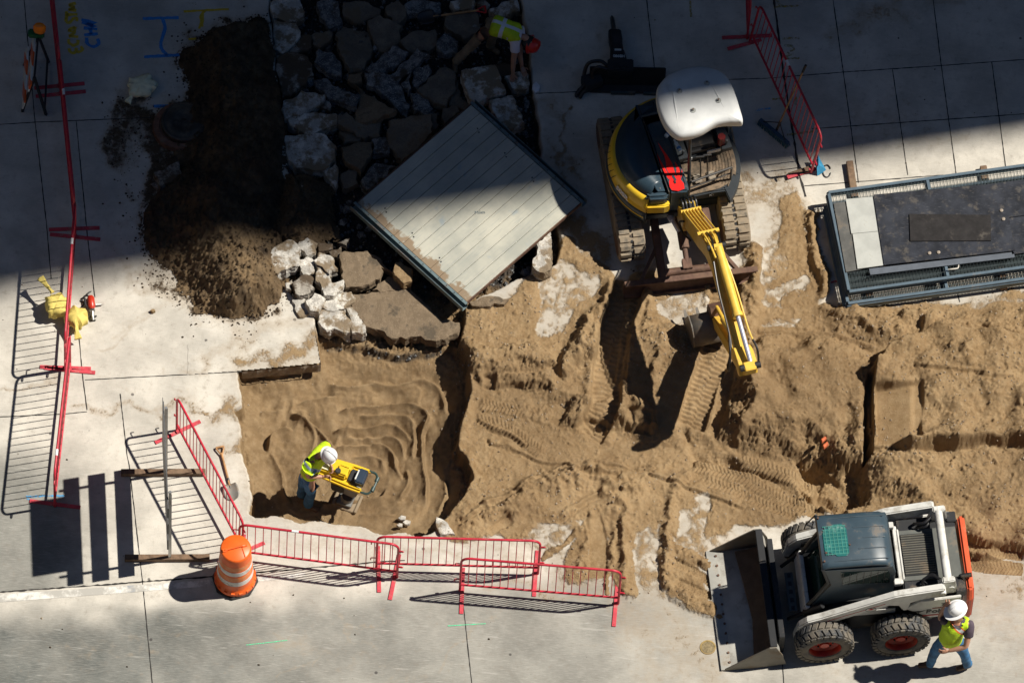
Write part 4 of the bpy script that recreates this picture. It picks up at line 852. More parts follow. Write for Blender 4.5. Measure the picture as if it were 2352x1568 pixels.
def tyre(x, y, label=None):
    s_ = 1 if y > 0 else -1; wt = thing; root = MB()
    r_, w = .405, .27; prof = [(.225, -w/2+.03), (.25, -w/2), (.33, -w/2-.005), (.385, -w/2+.02), (r_-.006, -w/2+.06), (r_, 0), (r_-.006, w/2-.06), (.385, w/2-.02), (.33, w/2+.005), (.25, w/2), (.225, w/2-.03)]
    c = Vector((x, y, r_)); mp = lambda p: c+Vector((p.x, p.z, p.y))
    root.loft([[mp(Vector((rr*math.cos(2*math.pi*k/48), rr*math.sin(2*math.pi*k/48), z))) for k in range(48)] for rr, z in prof], cap=False)
    wh = root.build('wheel', TYR, ld, smooth=True)
    lg = MB()
    for k in range(26):
        for side in (-1, 1):
            a = 2*math.pi*(k+(.5 if side > 0 else 0))/26; ca, sa = math.cos(a), math.sin(a); er = Vector((ca, 0, sa)); et = Vector((-sa, 0, ca)); ey = Vector((0, 1, 0))
            lg.box(c+er*(r_+.004)+ey*side*.062, (.075, .115, .030), Matrix((et, (ey*1+et*.45*side).normalized(), er)).transposed(), .85)
            lg.box(c+er*(r_-.022)+ey*side*.128, (.07, .024, .06), Matrix((et, ey, er)).transposed(), .9)
    lg.build('tread', TYR, wh)
    rm = MB(); yo = s_*(w/2-.045)
    rm.loft([[c+Vector((rr*math.cos(2*math.pi*k/36), yo+s_*dz, rr*math.sin(2*math.pi*k/36))) for k in range(36)] for rr, dz in ((.232, .035), (.225, .02), (.215, -.05), (.17, -.085), (.10, -.07), (.07, -.05), (.065, -.02), (0.001, -.018))], cap=False)
    rm.build('rim', RIM, wh, smooth=True)
    nt_ = MB()
    for k in range(8): a = 2*math.pi*k/8; p = c+Vector((.12*math.cos(a), yo-s_*.075, .12*math.sin(a))); nt_.cyl(p, p+Vector((0, s_*.03, 0)), .014, n=6)
    nt_.build('lug_nuts', DSTEEL, wh)
for x in (-.55, .55):
    for y in (-.80, .80): tyre(x, y-.0)
YC = -.03
b = MB(); b.prism([(-1.05, .35), (.62, .22), (.78, .34), (.76, .62), (.40, .80), (-1.10, .80)], -.60, .60, lambda x, y, z: (x, z+YC, y)); b.build('chassis', LK, ld, bev=.02)
for s_ in (-1, 1):
    b = MB(); b.prism([(-1.0, .45), (.74, .40), (.72, .74), (.30, .90), (-.55, .90), (-.80, 1.15), (-1.42, 1.22), (-1.44, .60), (-1.20, .45)], -.012, .012, lambda x, y, z: (x, s_*.60+z+YC, y)); sp2 = b.build('side_panel', LK, ld, bev=.004); b = MB(); b.box((.02, s_*.616+YC, .80), (1.0, .012, .13)); b.build('side_strip', LW, ld, bev=.003)
    b = MB(); b.prism([(-1.30, .62), (-.98, .60), (-.60, .95), (-.80, 1.14), (-1.40, 1.20), (-1.42, .70)], -.02, .02, lambda x, y, z: (x, s_*.665+z+YC, y)); tw = b.build('tailgate_side', LW, ld, bev=.01)
    if s_ > 0:
        fm = frame((-1, 0, -.04), (0, 0, 1), (-1.13, .6875+YC, .80))
        textobj('maker_name', 'Bobcat', .155, mat('decal_black', (.01, .01, .012), .5), tw, fm, .002, .006)
        b = MB(); b.box((-1.12, .687+YC, .685), (.50, .004, .035)); b.build('red_line', mat('decal_red', (.45, .02, .015), .5), tw)
        b = MB(); b.prism([(-1.30, .90), (-1.0, .88), (-1.0, .915), (-1.30, .93)], .6855+YC, .6875+YC, lambda x, y, z: (x, z, y)); b.build('dealer_strip', mat('decal_brown', (.25, .06, .04), .6), tw)
        b = MB(); b.prism([(-1.13, .97), (-1.20, .96), (-1.27, .975), (-1.20, 1.0), (-1.25, 1.03), (-1.18, 1.05), (-1.12, 1.03), (-1.15, 1.0)], .6855+YC, .6880+YC, lambda x, y, z: (x, z, y)); b.build('number_mark', mat('decal_black', (.01, .01, .012), .5), tw)
        b = MB(); b.prism([(-.70, .86), (-.76, .845), (-.80, .85), (-.84, .84), (-.91, .86), (-.86, .825), (-.82, .80), (-.81, .76), (-.80, .80), (-.75, .825)], .6855+YC, .6880+YC, lambda x, y, z: (x, z, y)); b.build('animal_head_mark', mat('decal_black', (.01, .01, .012), .5), tw)
        b = MB(); b.cyl((-1.30, .68+YC, 1.02), (-1.30, .71+YC, 1.02), .035, n=16); b.cyl((-1.18, .68+YC, .52), (-1.18, .72+YC, .52), .05, n=16); b.build('pivot_cap', LW, tw, bev=.003)
# rear body, engine hood with grille, orange tailgate
b = MB(); b.box((-1.02, YC, 1.00), (.86, 1.20, .50)); b.build('engine_bay', LK, ld, bev=.02)
b = MB(); b.box((-1.02, YC, 1.262), (.84, .80, .03)); hd2 = b.build('engine_hood', mat('hood_grey', (.10, .105, .095), .5, dirt=.2), ld, bev=.006)
b = MB(); b.box((-.86, YC, 1.285), (.46, .66, .018)); gr = b.build('grille_frame', LK, hd2, bev=.004)
b = MB()
for k in range(17): b.box((-.86, YC-.30+.0375*k, 1.300), (.44, .019, .014), Matrix.Rotation(R(25), 3, 'X'))
b.build('grille_slats', mat('slat_grey', (.13, .125, .105), .5, dirt=.35), gr)
b = MB(); b.box((-.56, YC, 1.30), (.06, .92, .05)); b.box((-.60, YC, 1.315), (.03, .80, .05)); b.build('cab_sill', LW, ld, bev=.008)
b = MB(); b.prism([(-.66, .42), (.66, .42), (.66, 1.0), (.58, 1.22), (-.58, 1.22), (-.66, 1.0)], -1.60, -1.50, lambda x, y, z: (z, x+YC, y)); b.build('tailgate', LO, ld, bev=.03, seg=3)
for s_ in (-1, 1):
    b = MB(); b.box((-1.40, YC+s_*.56, 1.20), (.14, .16, .16)); b.build('tail_lamp_housing', LK, ld, bev=.01)
    # upright behind, and lift arm made of three lengths
    b = MB(); b.prism([(-1.26, .80), (-1.08, .86), (-1.06, 1.28), (-1.12, 1.56), (-1.30, 1.57), (-1.34, 1.30), (-1.38, .98)], -.045, .045, lambda x, y, z: (x, YC+s_*.565+z, y)); b.build('upright', LW, ld, bev=.015)
    b = MB(); b.prism([(-1.16, 1.33), (-1.14, 1.54), (-.50, 1.44), (-.42, 1.42), (.60, .92), (.80, .84), (.92, .70), (.98, .34), (.88, .30), (.78, .54), (.62, .66), (.10, .93), (-.36, 1.15), (-.50, 1.12), (-.56, .96), (-.64, .96), (-.67, 1.18), (-.80, 1.25)], -.055, .055, lambda x, y, z: (x, YC+s_*.66+z, y)); la = b.build('lift_arm', LW, ld, bev=.018)
    if s_ > 0:
        b = MB(); b.prism([(.52, .84), (-.30, 1.24), (-.30, 1.225), (.52, .825)], .7155+YC, .7170+YC, lambda x, y, z: (x, z, y)); b.build('arm_red_line', _mats['decal_red'], la)
        b = MB(); b.lathe([(.075, 0), (.075, .002)], 24, lambda p: Vector((-.10+p.x, .7160+YC+p.z, 1.09+p.y*.72))); b.build('arm_badge', LW, la)
        b = MB(); b.tube([(-.10+.078*math.cos(R(a)), .718+YC, 1.09+.056*math.sin(R(a))) for a in range(0, 360, 15)], .004, 5, True); b.build('badge_ring', _mats['decal_black'], la)
        b = MB(); b.add([(-.10, .7195+YC, 1.135), (-.145, .7195+YC, 1.09), (-.10, .7195+YC, 1.075), (-.055, .7195+YC, 1.09)], [(0, 1, 2, 3)]); b.build('badge_diamond', _mats['decal_red'], la)
        b = MB(); b.prism([(.62, .815), (.55, .80), (.50, .81), (.45, .805), (.40, .83), (.46, .775), (.49, .74), (.51, .70), (.53, .74), (.57, .77)], .7155+YC, .7175+YC, lambda x, y, z: (x, z, y)); b.build('animal_head_mark', _mats['decal_black'], la)
    b = MB(); b.cyl((-1.12, YC+s_*.60, 1.42), (-1.12, YC+s_*.735, 1.42), .045, n=16); b.cyl((-1.25, YC+s_*.56, 1.36), (-1.25, YC+s_*.625, 1.36), .05, n=16); b.build('pivot_pin', LW, la, bev=.004)
    b = MB(); b.tube([(.56, YC+s_*.50, .92), (.80, YC+s_*.46, .66)], .045, 12); b.tube([(.80, YC+s_*.46, .66), (1.02, YC+s_*.42, .40)], .028, 10); b.build('tilt_cylinder', LK, ld, smooth=True)
    b = MB(); b.tube(spline([(-1.10, YC+s_*.50, 1.45), (-.98, YC+s_*.42, 1.42), (-.86, YC+s_*.46, 1.34), (-.90, YC+s_*.52, 1.22)]), .022, 8); b.tube(spline([(-1.10, YC+s_*.47, 1.40), (-1.0, YC+s_*.38, 1.38), (-.88, YC+s_*.42, 1.30)]), .02, 8); b.build('hydraulic_hose', HOSE, ld, smooth=True)
    b = MB(); b.box((-.50, YC+s_*.45, 1.36), (.10, .09, .08)); b.build('hinge_bracket', LW, ld, bev=.006)
b = MB(); b.tube([(-1.20, YC-.60, 1.505), (-1.20, YC+.60, 1.505)], .062, 20); b.build('cross_tube', LW, ld, smooth=True)
b = MB(); b.cyl((-1.42, YC+.40, 1.28), (-1.58, YC+.40, 1.30), .035, n=14); b.build('exhaust_pipe', LK, ld, smooth=True)
# cab
b = MB(); yw = .43
sec = [(-.47, 1.20), (-.45, 1.70), (-.40, 1.88), (-.30, 1.955), (-.1, 1.975), (.50, 1.985), (.60, 1.97), (.62, 1.93), (.60, 1.90)]
rows = []
for y, ins in ((-yw, 1), (-yw+.03, .35), (-yw+.09, 0), (0, -.12), (yw-.09, 0), (yw-.03, .35), (yw, 1)): rows.append([(x, y+YC, z-.05*ins) for x, z in sec[1:]])
b.loft(rows, closed=False); rf = b.build('cab_roof', LB, ld, smooth=True, auto=50); rf.modifiers.new('thick', 'SOLIDIFY').thickness = .03
b = MB()
for k, (x0, x1) in enumerate(((-.36, .42), (-.34, .10), (-.34, -.02), (-.34, .06), (-.36, .42))):
    y = YC-.34+.17*k; b.tube([(x0, y, 1.958), ((x0+x1)/2, y, 1.981), (x1, y, 1.982)], .008, 6)
b.build('roof_ribs', LB, rf, smooth=True)
b = MB(); wp = [(.20, -.16), (.26, -.24), (.38, -.24), (.46, -.19), (.52, -.17), (.55, -.10), (.55, .16), (.50, .20), (.44, .21), (.38, .27), (.24, .27), (.20, .22)]
b.prism([(x, y+YC) for x, y in wp], 1.97, 1.9935); rw = b.build('roof_window', GRN, rf, bev=.004)
b = MB(); mg = mat('mesh_green', (.045, .20, .17), .4)
for k in range(9): y = YC-.21+.055*k; b.box((.375, y, 1.9945), (.33, .012, .006))
for k in range(6): b.box((.23+.055*k, YC+.015, 1.9955), (.012, .46, .006))
b.build('window_grid', mg, rw)
for x, y in ((.58, -.36), (.57, .33), (.53, .20), (.18, .10)):
    b = MB(); b.cyl((x, y+YC, 1.97), (x, y+YC, 2.0), .014, n=8); b.build('roof_bolt', RUST, rf)
for s_ in (-1, 1):   # side frames with glass
    b = MB(); fo = [(-.46, 1.02), (-.46, 1.66), (-.40, 1.86), (.58, 1.90), (.46, 1.42), (.62, 1.05), (.70, .80), (.40, .80)]
    b.prism(fo, -.015, .015, lambda x, y, z: (x, YC+s_*.42+z, y)); cf = b.build('cab_side', LB, ld, bev=.006)
    b = MB(); b.prism([(-.38, 1.36), (-.38, 1.64), (-.33, 1.76), (.34, 1.80), (.30, 1.42)], -.004, .004, lambda x, y, z: (x, YC+s_*.438+z, y)); b.build('side_window', DKG, cf)
    b = MB()
    for k in range(7): b.bar((-.30+.10*k, YC+s_*.445, 1.38), (-.30+.10*k, YC+s_*.445, 1.76), .006, .006)
    b.build('window_guard', LK, cf)
    b = MB(); b.tube([(.60, YC+s_*.42, 1.92), (.50, YC+s_*.43, 1.50), (.66, YC+s_*.43, 1.05), (.78, YC+s_*.40, .72)], .028, 8); b.build('front_pillar', LK, ld, smooth=True)
b = MB(); b.prism([(-.40, .74), (.40, .74), (.36, 1.10), (-.36, 1.10)], .62, .66, lambda x, y, z: (z+(y-.74)*-.35, x+YC, y)); b.build('front_door', DKG, ld)
b = MB(); b.prism([(-.46, .56), (.46, .56), (.46, .80), (-.46, .80)], .80, .86, lambda x, y, z: (z+(y-.5)*-.25, x+YC, y)); b.build('front_panel', LW, ld, bev=.01)
b = MB(); b.box((.93, YC, .40), (.12, .62, .03)); b.build('step_plate', mat('step_steel', (.12, .12, .11), .5, .5, dirt=.3), ld)
for k in range(5): b = MB(); b.box((.93, YC-.26+.13*k, .417), (.05, .06, .012)); b.build('step_hole', LK, ld)
b = MB(); b.box((-.05, YC, .95), (.45, .5, .18)); b.box((-.28, YC, 1.25), (.12, .48, .5)); b.build('operator_seat', LK, ld, bev=.03)
for s_ in (-1, 1): b = MB(); b.tube([(.25, YC+s_*.28, .9), (.28, YC+s_*.28, 1.25)], .015, 7); b.build('control_lever', LK, ld)
b = MB(); b.tube([(.60, YC-.44, 1.95), (.72, YC-.46, 1.62), (.62, YC-.47, 1.50)], .012, 6); b.build('grab_bar', LK, ld, smooth=True)
# bucket
by0, by1 = -.96, .92
prof = [(2.02, .012), (1.55, .03), (1.32, .06), (1.20, .16), (1.19, .30), (1.27, .56), (1.33, .62)]
po = [(q.x, q.y) for q in spline([(x, z, 0) for x, z in prof], 5)]
BKT = mat('bucket_worn', (.46, .45, .41), .5, .05, var=.15, vscale=4, dirt=.30, dscale=2.2, dcol=(.17, .125, .08))
b = MB(); b.loft([[(x, y, z) for x, z in po] for y in (by0, by1)], closed=False); bk_ = b.build('bucket', BKT, ld, smooth=True); md = bk_.modifiers.new('thick', 'SOLIDIFY'); md.thickness = .018
BKS = mat('bucket_side_paint', (.20, .185, .155), .55, .3, dirt=.4)
for y in (by0-.008, by1+.008):
    b = MB(); b.prism([(2.0, .01), (1.5, .02), (1.10, .06), (1.16, .35), (1.27, .62), (1.36, .62), (1.55, .45), (1.97, .05)], y-.009, y+.009, lambda x, yy, z: (x, z, yy)); b.build('bucket_side', BKS, bk_, bev=.002)
b = MB(); b.box((1.30, (by0+by1)/2, .625), (.10, by1-by0, .03)); b.box((1.16, (by0+by1)/2, .36), (.08, by1-by0-.3, .50)); b.build('bucket_back', LK, bk_, bev=.006)
b = MB(); b.box((1.96, (by0+by1)/2, .028), (.15, by1-by0+.03, .016)); eg = b.build('cutting_edge', mat('worn_edge', (.42, .41, .37), .45, .5, dirt=.3), bk_, bev=.003)
b = MB()
for k in range(12): b.cyl((1.90, by0+.08+.155*k, .03), (1.90, by0+.08+.155*k, .052), .018, n=8)
b.build('edge_bolts', RUST, eg)
b = MB(); b.prism([(1.62, -.9), (1.55, -.3), (1.50, .2), (1.55, .84), (1.22, .86), (1.22, -.9)], 0, .05, lambda x, y, z: (x, y, max(.05, .085+(1.5-x)*.28)+z)); b.build('leftover_soil', mat('bucket_soil', (.115, .080, .052), .95, var=.2, bmp=.6, bscale=30), bk_)
# ================================================================ hydraulic breaker attachment lying on the pavement
hb_ = thing('hydraulic_breaker', 'black hydraulic breaker attachment with a long chisel lying on the shaded pavement', 'breaker attachment', G(1440, 190), R(3))
BB = mat('breaker_black', (.014, .016, .019), .5, var=.2, dirt=.15, dcol=(.06, .05, .045)); BT = mat('breaker_teal', (.02, .05, .055), .5, dirt=.2)
b = MB(); b.box((.0, -.10, .03), (1.12, .18, .05)); b.box((.0, .0, .20), (1.12, .04, .34), Matrix.Rotation(R(-20), 3, 'X')); b.build('mount_plate', BB, hb_, bev=.01)
b = MB(); b.box((-.06, -.20, .045), (.36, .03, .06)); b.box((.34, -.20, .04), (.2, .03, .05)); b.build('mount_lip', BT, hb_)
b = MB(); b.box((-.11, .06, .27), (.38, .20, .34)); b.build('mount_bracket', BB, hb_, bev=.015)
for k in range(3): b = MB(); b.cyl((-.20+.09*k, .03, .44), (-.20+.09*k, .03, .46), .024, n=8); b.build('bracket_bolt', DSTEEL, hb_)
fx, fy = (-.11, -.20); rings = []
for y, w, h in ((.14, .27, .30), (.38, .21, .28), (.40, .185, .26), (.52, .18, .25), (.60, .20, .25), (.74, .185, .23)):
    xo = -.12-.11*(y-.1)
    rings.append([(xo+w/2*sx, y, .18+h/2*sz) for sx, sz in ((-1, -.7), (-.7, -1), (.7, -1), (1, -.7), (1, .7), (.7, 1), (-.7, 1), (-1, .7))])
b = MB(); b.loft(rings); bb_ = b.build('breaker_body', BB, hb_, bev=.01)
b = MB(); b.tube([(-.195, .72, .18), (-.20, .78, .18), (-.215, .92, .16), (-.225, 1.00, .14), (-.23, 1.05, .13)], [.05, .04, .037, .034, .010], 14); b.build('chisel', mat('chisel_steel', (.20, .22, .23), .3, .9), hb_, smooth=True)
b = MB(); b.box((-.145, .36, .318), (.10, .06, .006)); b.build('white_label', mat('dirty_label', (.5, .52, .5), .5, dirt=.3), bb_)
b = MB(); b.box((-.14, .315, .318), (.07, .022, .007)); b.build('yellow_label', mat('yellow_label', (.5, .33, .02), .5), bb_)
textobj('model_text', 'HB980', .062, mat('stencil_white', (.55, .6, .6), .5), bb_, frame((-1, 0, 0), (0, -1, 0), (-.13, .265, .328)), .001, .002)
textobj('maker_text', 'TX R', .05, _mats['stencil_white'], bb_, frame((-1, 0, 0), (0, -1, 0), (-.125, .19, .330)), .001, .001)
b = MB(); b.tube(spline([(-.28, .06, .34), (-.40, .14, .38), (-.58, .12, .34), (-.64, -.02, .22), (-.60, -.12, .14)]), .028, 8); b.tube(spline([(-.28, .0, .38), (-.44, .02, .42), (-.52, -.02, .32), (-.5, -.1, .2)]), .026, 8); b.build('hose_pair', HOSE, hb_, smooth=True)
b = MB(); b.box((-.52, -.08, .14), (.28, .18, .22), Matrix.Rotation(R(20), 3, 'Z')); b.tube(spline([(-.55, -.10, .18), (-.66, -.16, .12), (-.74, -.24, .05), (-.72, -.27, .03)]), .032, 8); b.tube(spline([(-.5, -.12, .2), (-.64, -.22, .10), (-.70, -.29, .03)]), .03, 8); b.build('coupler', BB, hb_, bev=.01)
# ================================================================ broken paving
from mathutils import noise as mnoise
def speck(name, c0, c1, c2, sc, dirt, dcol, dsc=3.):
    m, t, b = nodes_of(name); v = gcoord(t)
    c = mixc(t, vramp(t, noise(t, v, sc, 6, .7), .42, .62), c0, c1)
    c = mixc(t, vramp(t, noise(t, v, 55, 4, .7), .56, .66), c, c2)
    c = mixc(t, vramp(t, noise(t, v, dsc, 7, .7), .60-.3*dirt, .66-.2*dirt), c, dcol)
    t.links.new(c, b.inputs['Base Color']); b.inputs['Roughness'].default_value = .95; b.inputs['Specular IOR Level'].default_value = .15
    bump(t, b, noise(t, v, 70, 6, .7), .5, .02); return m
CONC = speck('broken_concrete', (.40, .38, .345), (.66, .63, .57), (.25, .23, .20), 5, .48, (.22, .17, .115))
CONCD = speck('dirty_concrete', (.26, .235, .205), (.42, .39, .34), (.12, .10, .085), 5, .75, (.095, .070, .048))
ASPT = speck('asphalt_top', (.145, .122, .096), (.21, .175, .135), (.085, .075, .06), 4, .25, (.155, .118, .08), 2.)
ASPD = speck('dusty_asphalt', (.16, .120, .080), (.215, .162, .108), (.27, .21, .15), 4, .25, (.10, .08, .058), 2.)
ASPG = speck('gravelly_asphalt', (.08, .082, .085), (.23, .228, .22), (.46, .45, .43), 9, .2, (.075, .06, .046), 3.)
BRWN = speck('earth_lump', (.24, .165, .09), (.34, .245, .14), (.16, .11, .06), 6, .2, (.2, .14, .08))
def chunk(name, label, cat, poly, z, th, m, grp, amp=.008, tilt=(0, 0)):
    P3 = GP(poly, z); c = sum(P3, Vector())/len(P3); P3 = [c+(p-c)*1.05 for p in P3]; n = len(P3); out = []
    for i in range(n):
        a, b = P3[i], P3[(i+1) % n]; k = max(1, int((b-a).length/.06)); nr = Vector((b.y-a.y, a.x-b.x, 0)).normalized()
        for j in range(k):
            p = a.lerp(b, j/k)
            if j: p = p+nr*mnoise.noise(p*6)*.05+nr*rnd.uniform(-.018, .018)
            out.append(p-c)
    bm = bmesh.new(); vs = [bm.verts.new((p.x, p.y, p.x*tilt[0]+p.y*tilt[1])) for p in out]; f = bm.faces.new(vs); f.normal_update()
    if f.normal.z < 0: f.normal_flip()
    ex_ = bmesh.ops.extrude_face_region(bm, geom=[f]); top = [g for g in ex_['geom'] if isinstance(g, bmesh.types.BMVert)]
    # the extruded copy is the top: push the originals down as the underside
    for v in vs:
        v.co.z -= th*(.85+.3*rnd.random()); v.co.x *= 1.03; v.co.y *= 1.03
    bmesh.ops.triangulate(bm, faces=bm.faces[:])
    for lim in (.16, .09, .055):
        es = [e for e in bm.edges if e.calc_length() > lim]
        if es: bmesh.ops.subdivide_edges(bm, edges=es, cuts=1); bmesh.ops.triangulate(bm, faces=bm.faces[:])
    bm.normal_update()
    for v in bm.verts:
        q = v.co+c; s_ = 1. if v.normal.z < .6 else .55
        d = mnoise.fractal(q*9, .7, 2.2, 4)*amp*1.6*s_+mnoise.noise(q*30)*amp*.5*s_
        v.co += v.normal*d
        if v.normal.z > .2 and v.normal.z < .8: v.co -= v.normal*(.004+.010*abs(mnoise.noise(q*14)))
    bmesh.ops.recalc_face_normals(bm, faces=bm.faces)
    me = bpy.data.meshes.new(name); bm.to_mesh(me); bm.free()
    o = mobj(name, me, m); o.location = c; return tag(o, label, cat, grp)
def Z2(p): return [(588+x*.336, y*.336) for x, y in p]
def Z21(p): return [(588+x*.336, 520.6+y*.336) for x, y in p]
GC, GA = 'broken concrete blocks in the dig', 'broken asphalt slabs in the dig'
CK = [
 ([(105,20),(150,-20),(300,-10),(325,70),(320,110),(230,150),(120,125)],.02,CONC,'pale concrete block at the top edge, first down the saw-cut pavement edge'),
 ([(125,140),(270,160),(300,210),(300,250),(240,320),(180,365),(120,320)],.03,CONC,'pale rounded concrete block, second down the saw-cut pavement edge'),
 ([(300,245),(380,245),(375,320),(280,360),(212,368),(245,320)],-.02,CONCD,'small dirty concrete wedge between the second and third kerb blocks'),
 ([(145,380),(290,375),(350,390),(385,440),(390,510),(350,530),(340,570),(240,650),(185,660)],.03,CONCD,'large half-muddy concrete block, third down the saw-cut pavement edge'),
 ([(190,690),(310,620),(465,650),(455,680),(310,780),(200,800),(175,750)],.08,CONC,'pointed pale concrete block tilted up, fourth down the saw-cut edge'),
 ([(225,820),(330,770),(540,775),(555,800),(545,850),(350,920),(300,890)],.04,CONC,'long pale concrete block, fifth down the saw-cut pavement edge'),
 ([(210,930),(450,915),(490,950),(545,1000),(535,1080),(470,1150),(280,1140),(230,1090)],.06,CONC,'biggest pale concrete block, square with a dark spot, above the small earth heap'),
 ([(430,690),(470,680),(515,720),(500,760),(450,740)],-.04,CONCD,'small grey concrete bit right of the pointed kerb block'),
 ([(465,1170),(510,1150),(545,1090),(565,1180),(545,1285),(500,1230)],.02,CONC,'pale narrow concrete wedge below the biggest kerb block'),
 ([(1410,485),(1530,460),(1630,450),(1700,625),(1500,700),(1470,670)],.20,CONC,'square pale concrete block beside the back foot of the bending worker'),
 ([(1600,690),(1750,655),(1830,830),(1690,890),(1650,830)],.18,CONC,'square concrete block between the steel panel and the excavator pavement'),
 ([(1705,520),(1800,490),(1860,500),(1865,580),(1790,610),(1740,570)],.05,CONC,'pale concrete slab under the hands of the bending worker'),
 ([(1620,440),(1700,430),(1760,455),(1740,510),(1660,520)],-.02,CONCD,'low grey concrete slab behind the arms of the bending worker'),
 ([(1600,60),(1700,10),(1780,0),(1800,60),(1700,95),(1610,85)],.0,CONC,'pale concrete piece at the top beside the vest of the bending worker'),
 ([(1330,10),(1460,-20),(1500,20),(1470,60),(1360,60)],.0,CONC,'pale concrete piece at the top edge above the red shovel grip'),
 ([(1500,20),(1560,-20),(1600,30),(1570,60)],.0,CONCD,'small grey concrete piece by the red shovel grip'),
]
AS = [
 ([(420,30),(480,0),(560,20),(590,140),(500,180),(440,110)],.0,ASPG,'rounded gravelly asphalt chunk at the top right of the first kerb block'),
 ([(560,220),(600,180),(760,210),(800,320),(720,480),(640,485),(560,330)],.0,ASPT,'large smooth brown asphalt slab shaped like a shield, upper middle'),
 ([(770,160),(850,120),(1000,180),(980,280),(900,345),(840,340),(800,260)],.0,ASPT,'brown asphalt slab right of the shield-shaped slab'),
 ([(990,290),(1080,220),(1220,200),(1240,290),(1200,330),(1070,360)],-.02,ASPT,'dark brown asphalt slab below the lying shovel blade'),
 ([(770,450),(930,330),(1040,370),(1010,410),(860,500),(770,480)],.05,ASPG,'long gravelly asphalt slab slanting up in the middle of the rubble'),
 ([(920,510),(1100,340),(1180,390),(1120,430),(1060,500),(970,565)],.06,ASPG,'narrow gravelly asphalt slab parallel to the long slanting one'),
 ([(750,520),(860,510),(960,540),(1050,700),(1030,780),(860,640),(760,590)],.02,ASPG,'gravelly asphalt slab sloping down to the right in mid rubble'),
 ([(680,570),(730,610),(780,660),(950,770),(790,820),(675,835),(690,740),(715,660)],.06,ASPD,'triangular dusty asphalt slab in the centre of the rubble'),
 ([(560,800),(620,780),(680,830),(850,830),(840,910),(740,935),(640,890),(560,850)],.03,ASPT,'curved brown asphalt slab under the triangular slab'),
 ([(585,1010),(700,960),(790,955),(790,1040),(740,1130),(715,1180),(650,1130),(600,1080)],.05,ASPD,'dusty asphalt slab tapering down, right of the biggest concrete block'),
 ([(915,820),(1060,800),(1190,800),(1195,920),(1000,1090),(920,990),(900,880)],.05,ASPT,'big dark brown asphalt slab at the upper left edge of the steel panel'),
 ([(1110,620),(1260,470),(1360,490),(1360,570),(1330,650),(1300,720),(1200,680)],.05,ASPT,'dark brown asphalt slab under the back boot of the bending worker'),
 ([(400,530),(470,520),(560,590),(700,660),(680,745),(600,720),(480,640)],.02,ASPG,'gravelly asphalt strip sloping down beside the muddy kerb block'),
 ([(430,330),(520,350),(580,440),(580,510),(480,500),(400,430)],.03,ASPG,'gravelly asphalt chunk left of the shield-shaped slab'),
 ([(640,500),(735,490),(725,560),(680,570),(630,540)],.02,ASPD,'small dusty asphalt piece under the point of the shield-shaped slab'),
 ([(1240,280),(1290,230),(1380,280),(1370,350),(1290,370),(1240,330)],.02,ASPG,'rounded gravelly asphalt chunk near the shin of the bending worker'),
 ([(790,950),(910,940),(910,1050),(800,1050)],-.04,ASPG,'square gravelly asphalt chunk left of the big dark slab'),
 ([(720,1230),(820,1100),(950,1140),(860,1220),(760,1300)],.0,ASPG,'gravelly asphalt slab lying along the upper left side of the steel panel'),
 ([(890,40),(970,10),(1030,60),(1010,130),(960,160),(900,100)],.0,ASPT,'dark brown asphalt slab left of the shovel blade at the top'),
 ([(580,1190),(690,1170),(700,1250),(600,1280)],-.03,ASPT,'small dark asphalt slab above the left tip of the steel panel'),
 ([(1290,100),(1510,85),(1525,200),(1420,260),(1290,180)],-.02,ASPT,'wide dark asphalt slab under the shovel shaft'),
 ([(1065,455),(1180,450),(1200,500),(1110,600),(1070,570)],.01,ASPG,'gravelly asphalt piece left of the slab under the boot'),
 ([(1060,640),(1140,620),(1210,740),(1160,790),(1070,730)],.0,ASPG,'gravelly asphalt piece above the top corner of the steel panel'),
 ([(1280,740),(1370,725),(1390,760),(1290,840),(1270,800)],.0,ASPT,'dark asphalt piece wedged at the top left edge of the steel panel'),
 ([(1190,780),(1240,770),(1250,850),(1210,890)],.02,ASPT,'narrow dark asphalt piece touching the steel panel edge'),
 ([(390,230),(500,210),(520,260),(440,320),(390,300)],-.04,ASPT,'dark brown asphalt piece right of the second kerb block'),
 ([(1020,40),(1110,0),(1260,10),(1260,60),(1140,90),(1040,100)],.0,ASPG,'gravelly asphalt slab behind the blade of the lying shovel'),
 ([(990,570),(1060,510),(1060,600),(1040,630)],.03,ASPG,'thin triangular asphalt shard in mid rubble'),
 ([(600,30),(740,20),(850,60),(820,110),(700,150),(600,110)],-.06,ASPT,'dark sunken asphalt slab at the top right of the rounded gravelly chunk'),
 ([(1330,640),(1380,560),(1400,660),(1470,690),(1420,740),(1320,720)],-.05,ASPT,'dark asphalt piece between boot slab and square concrete block'),
 ([(570,890),(640,905),(720,945),(690,965),(600,990)],-.05,ASPT,'sunken dark asphalt piece under the curved slab'),
]
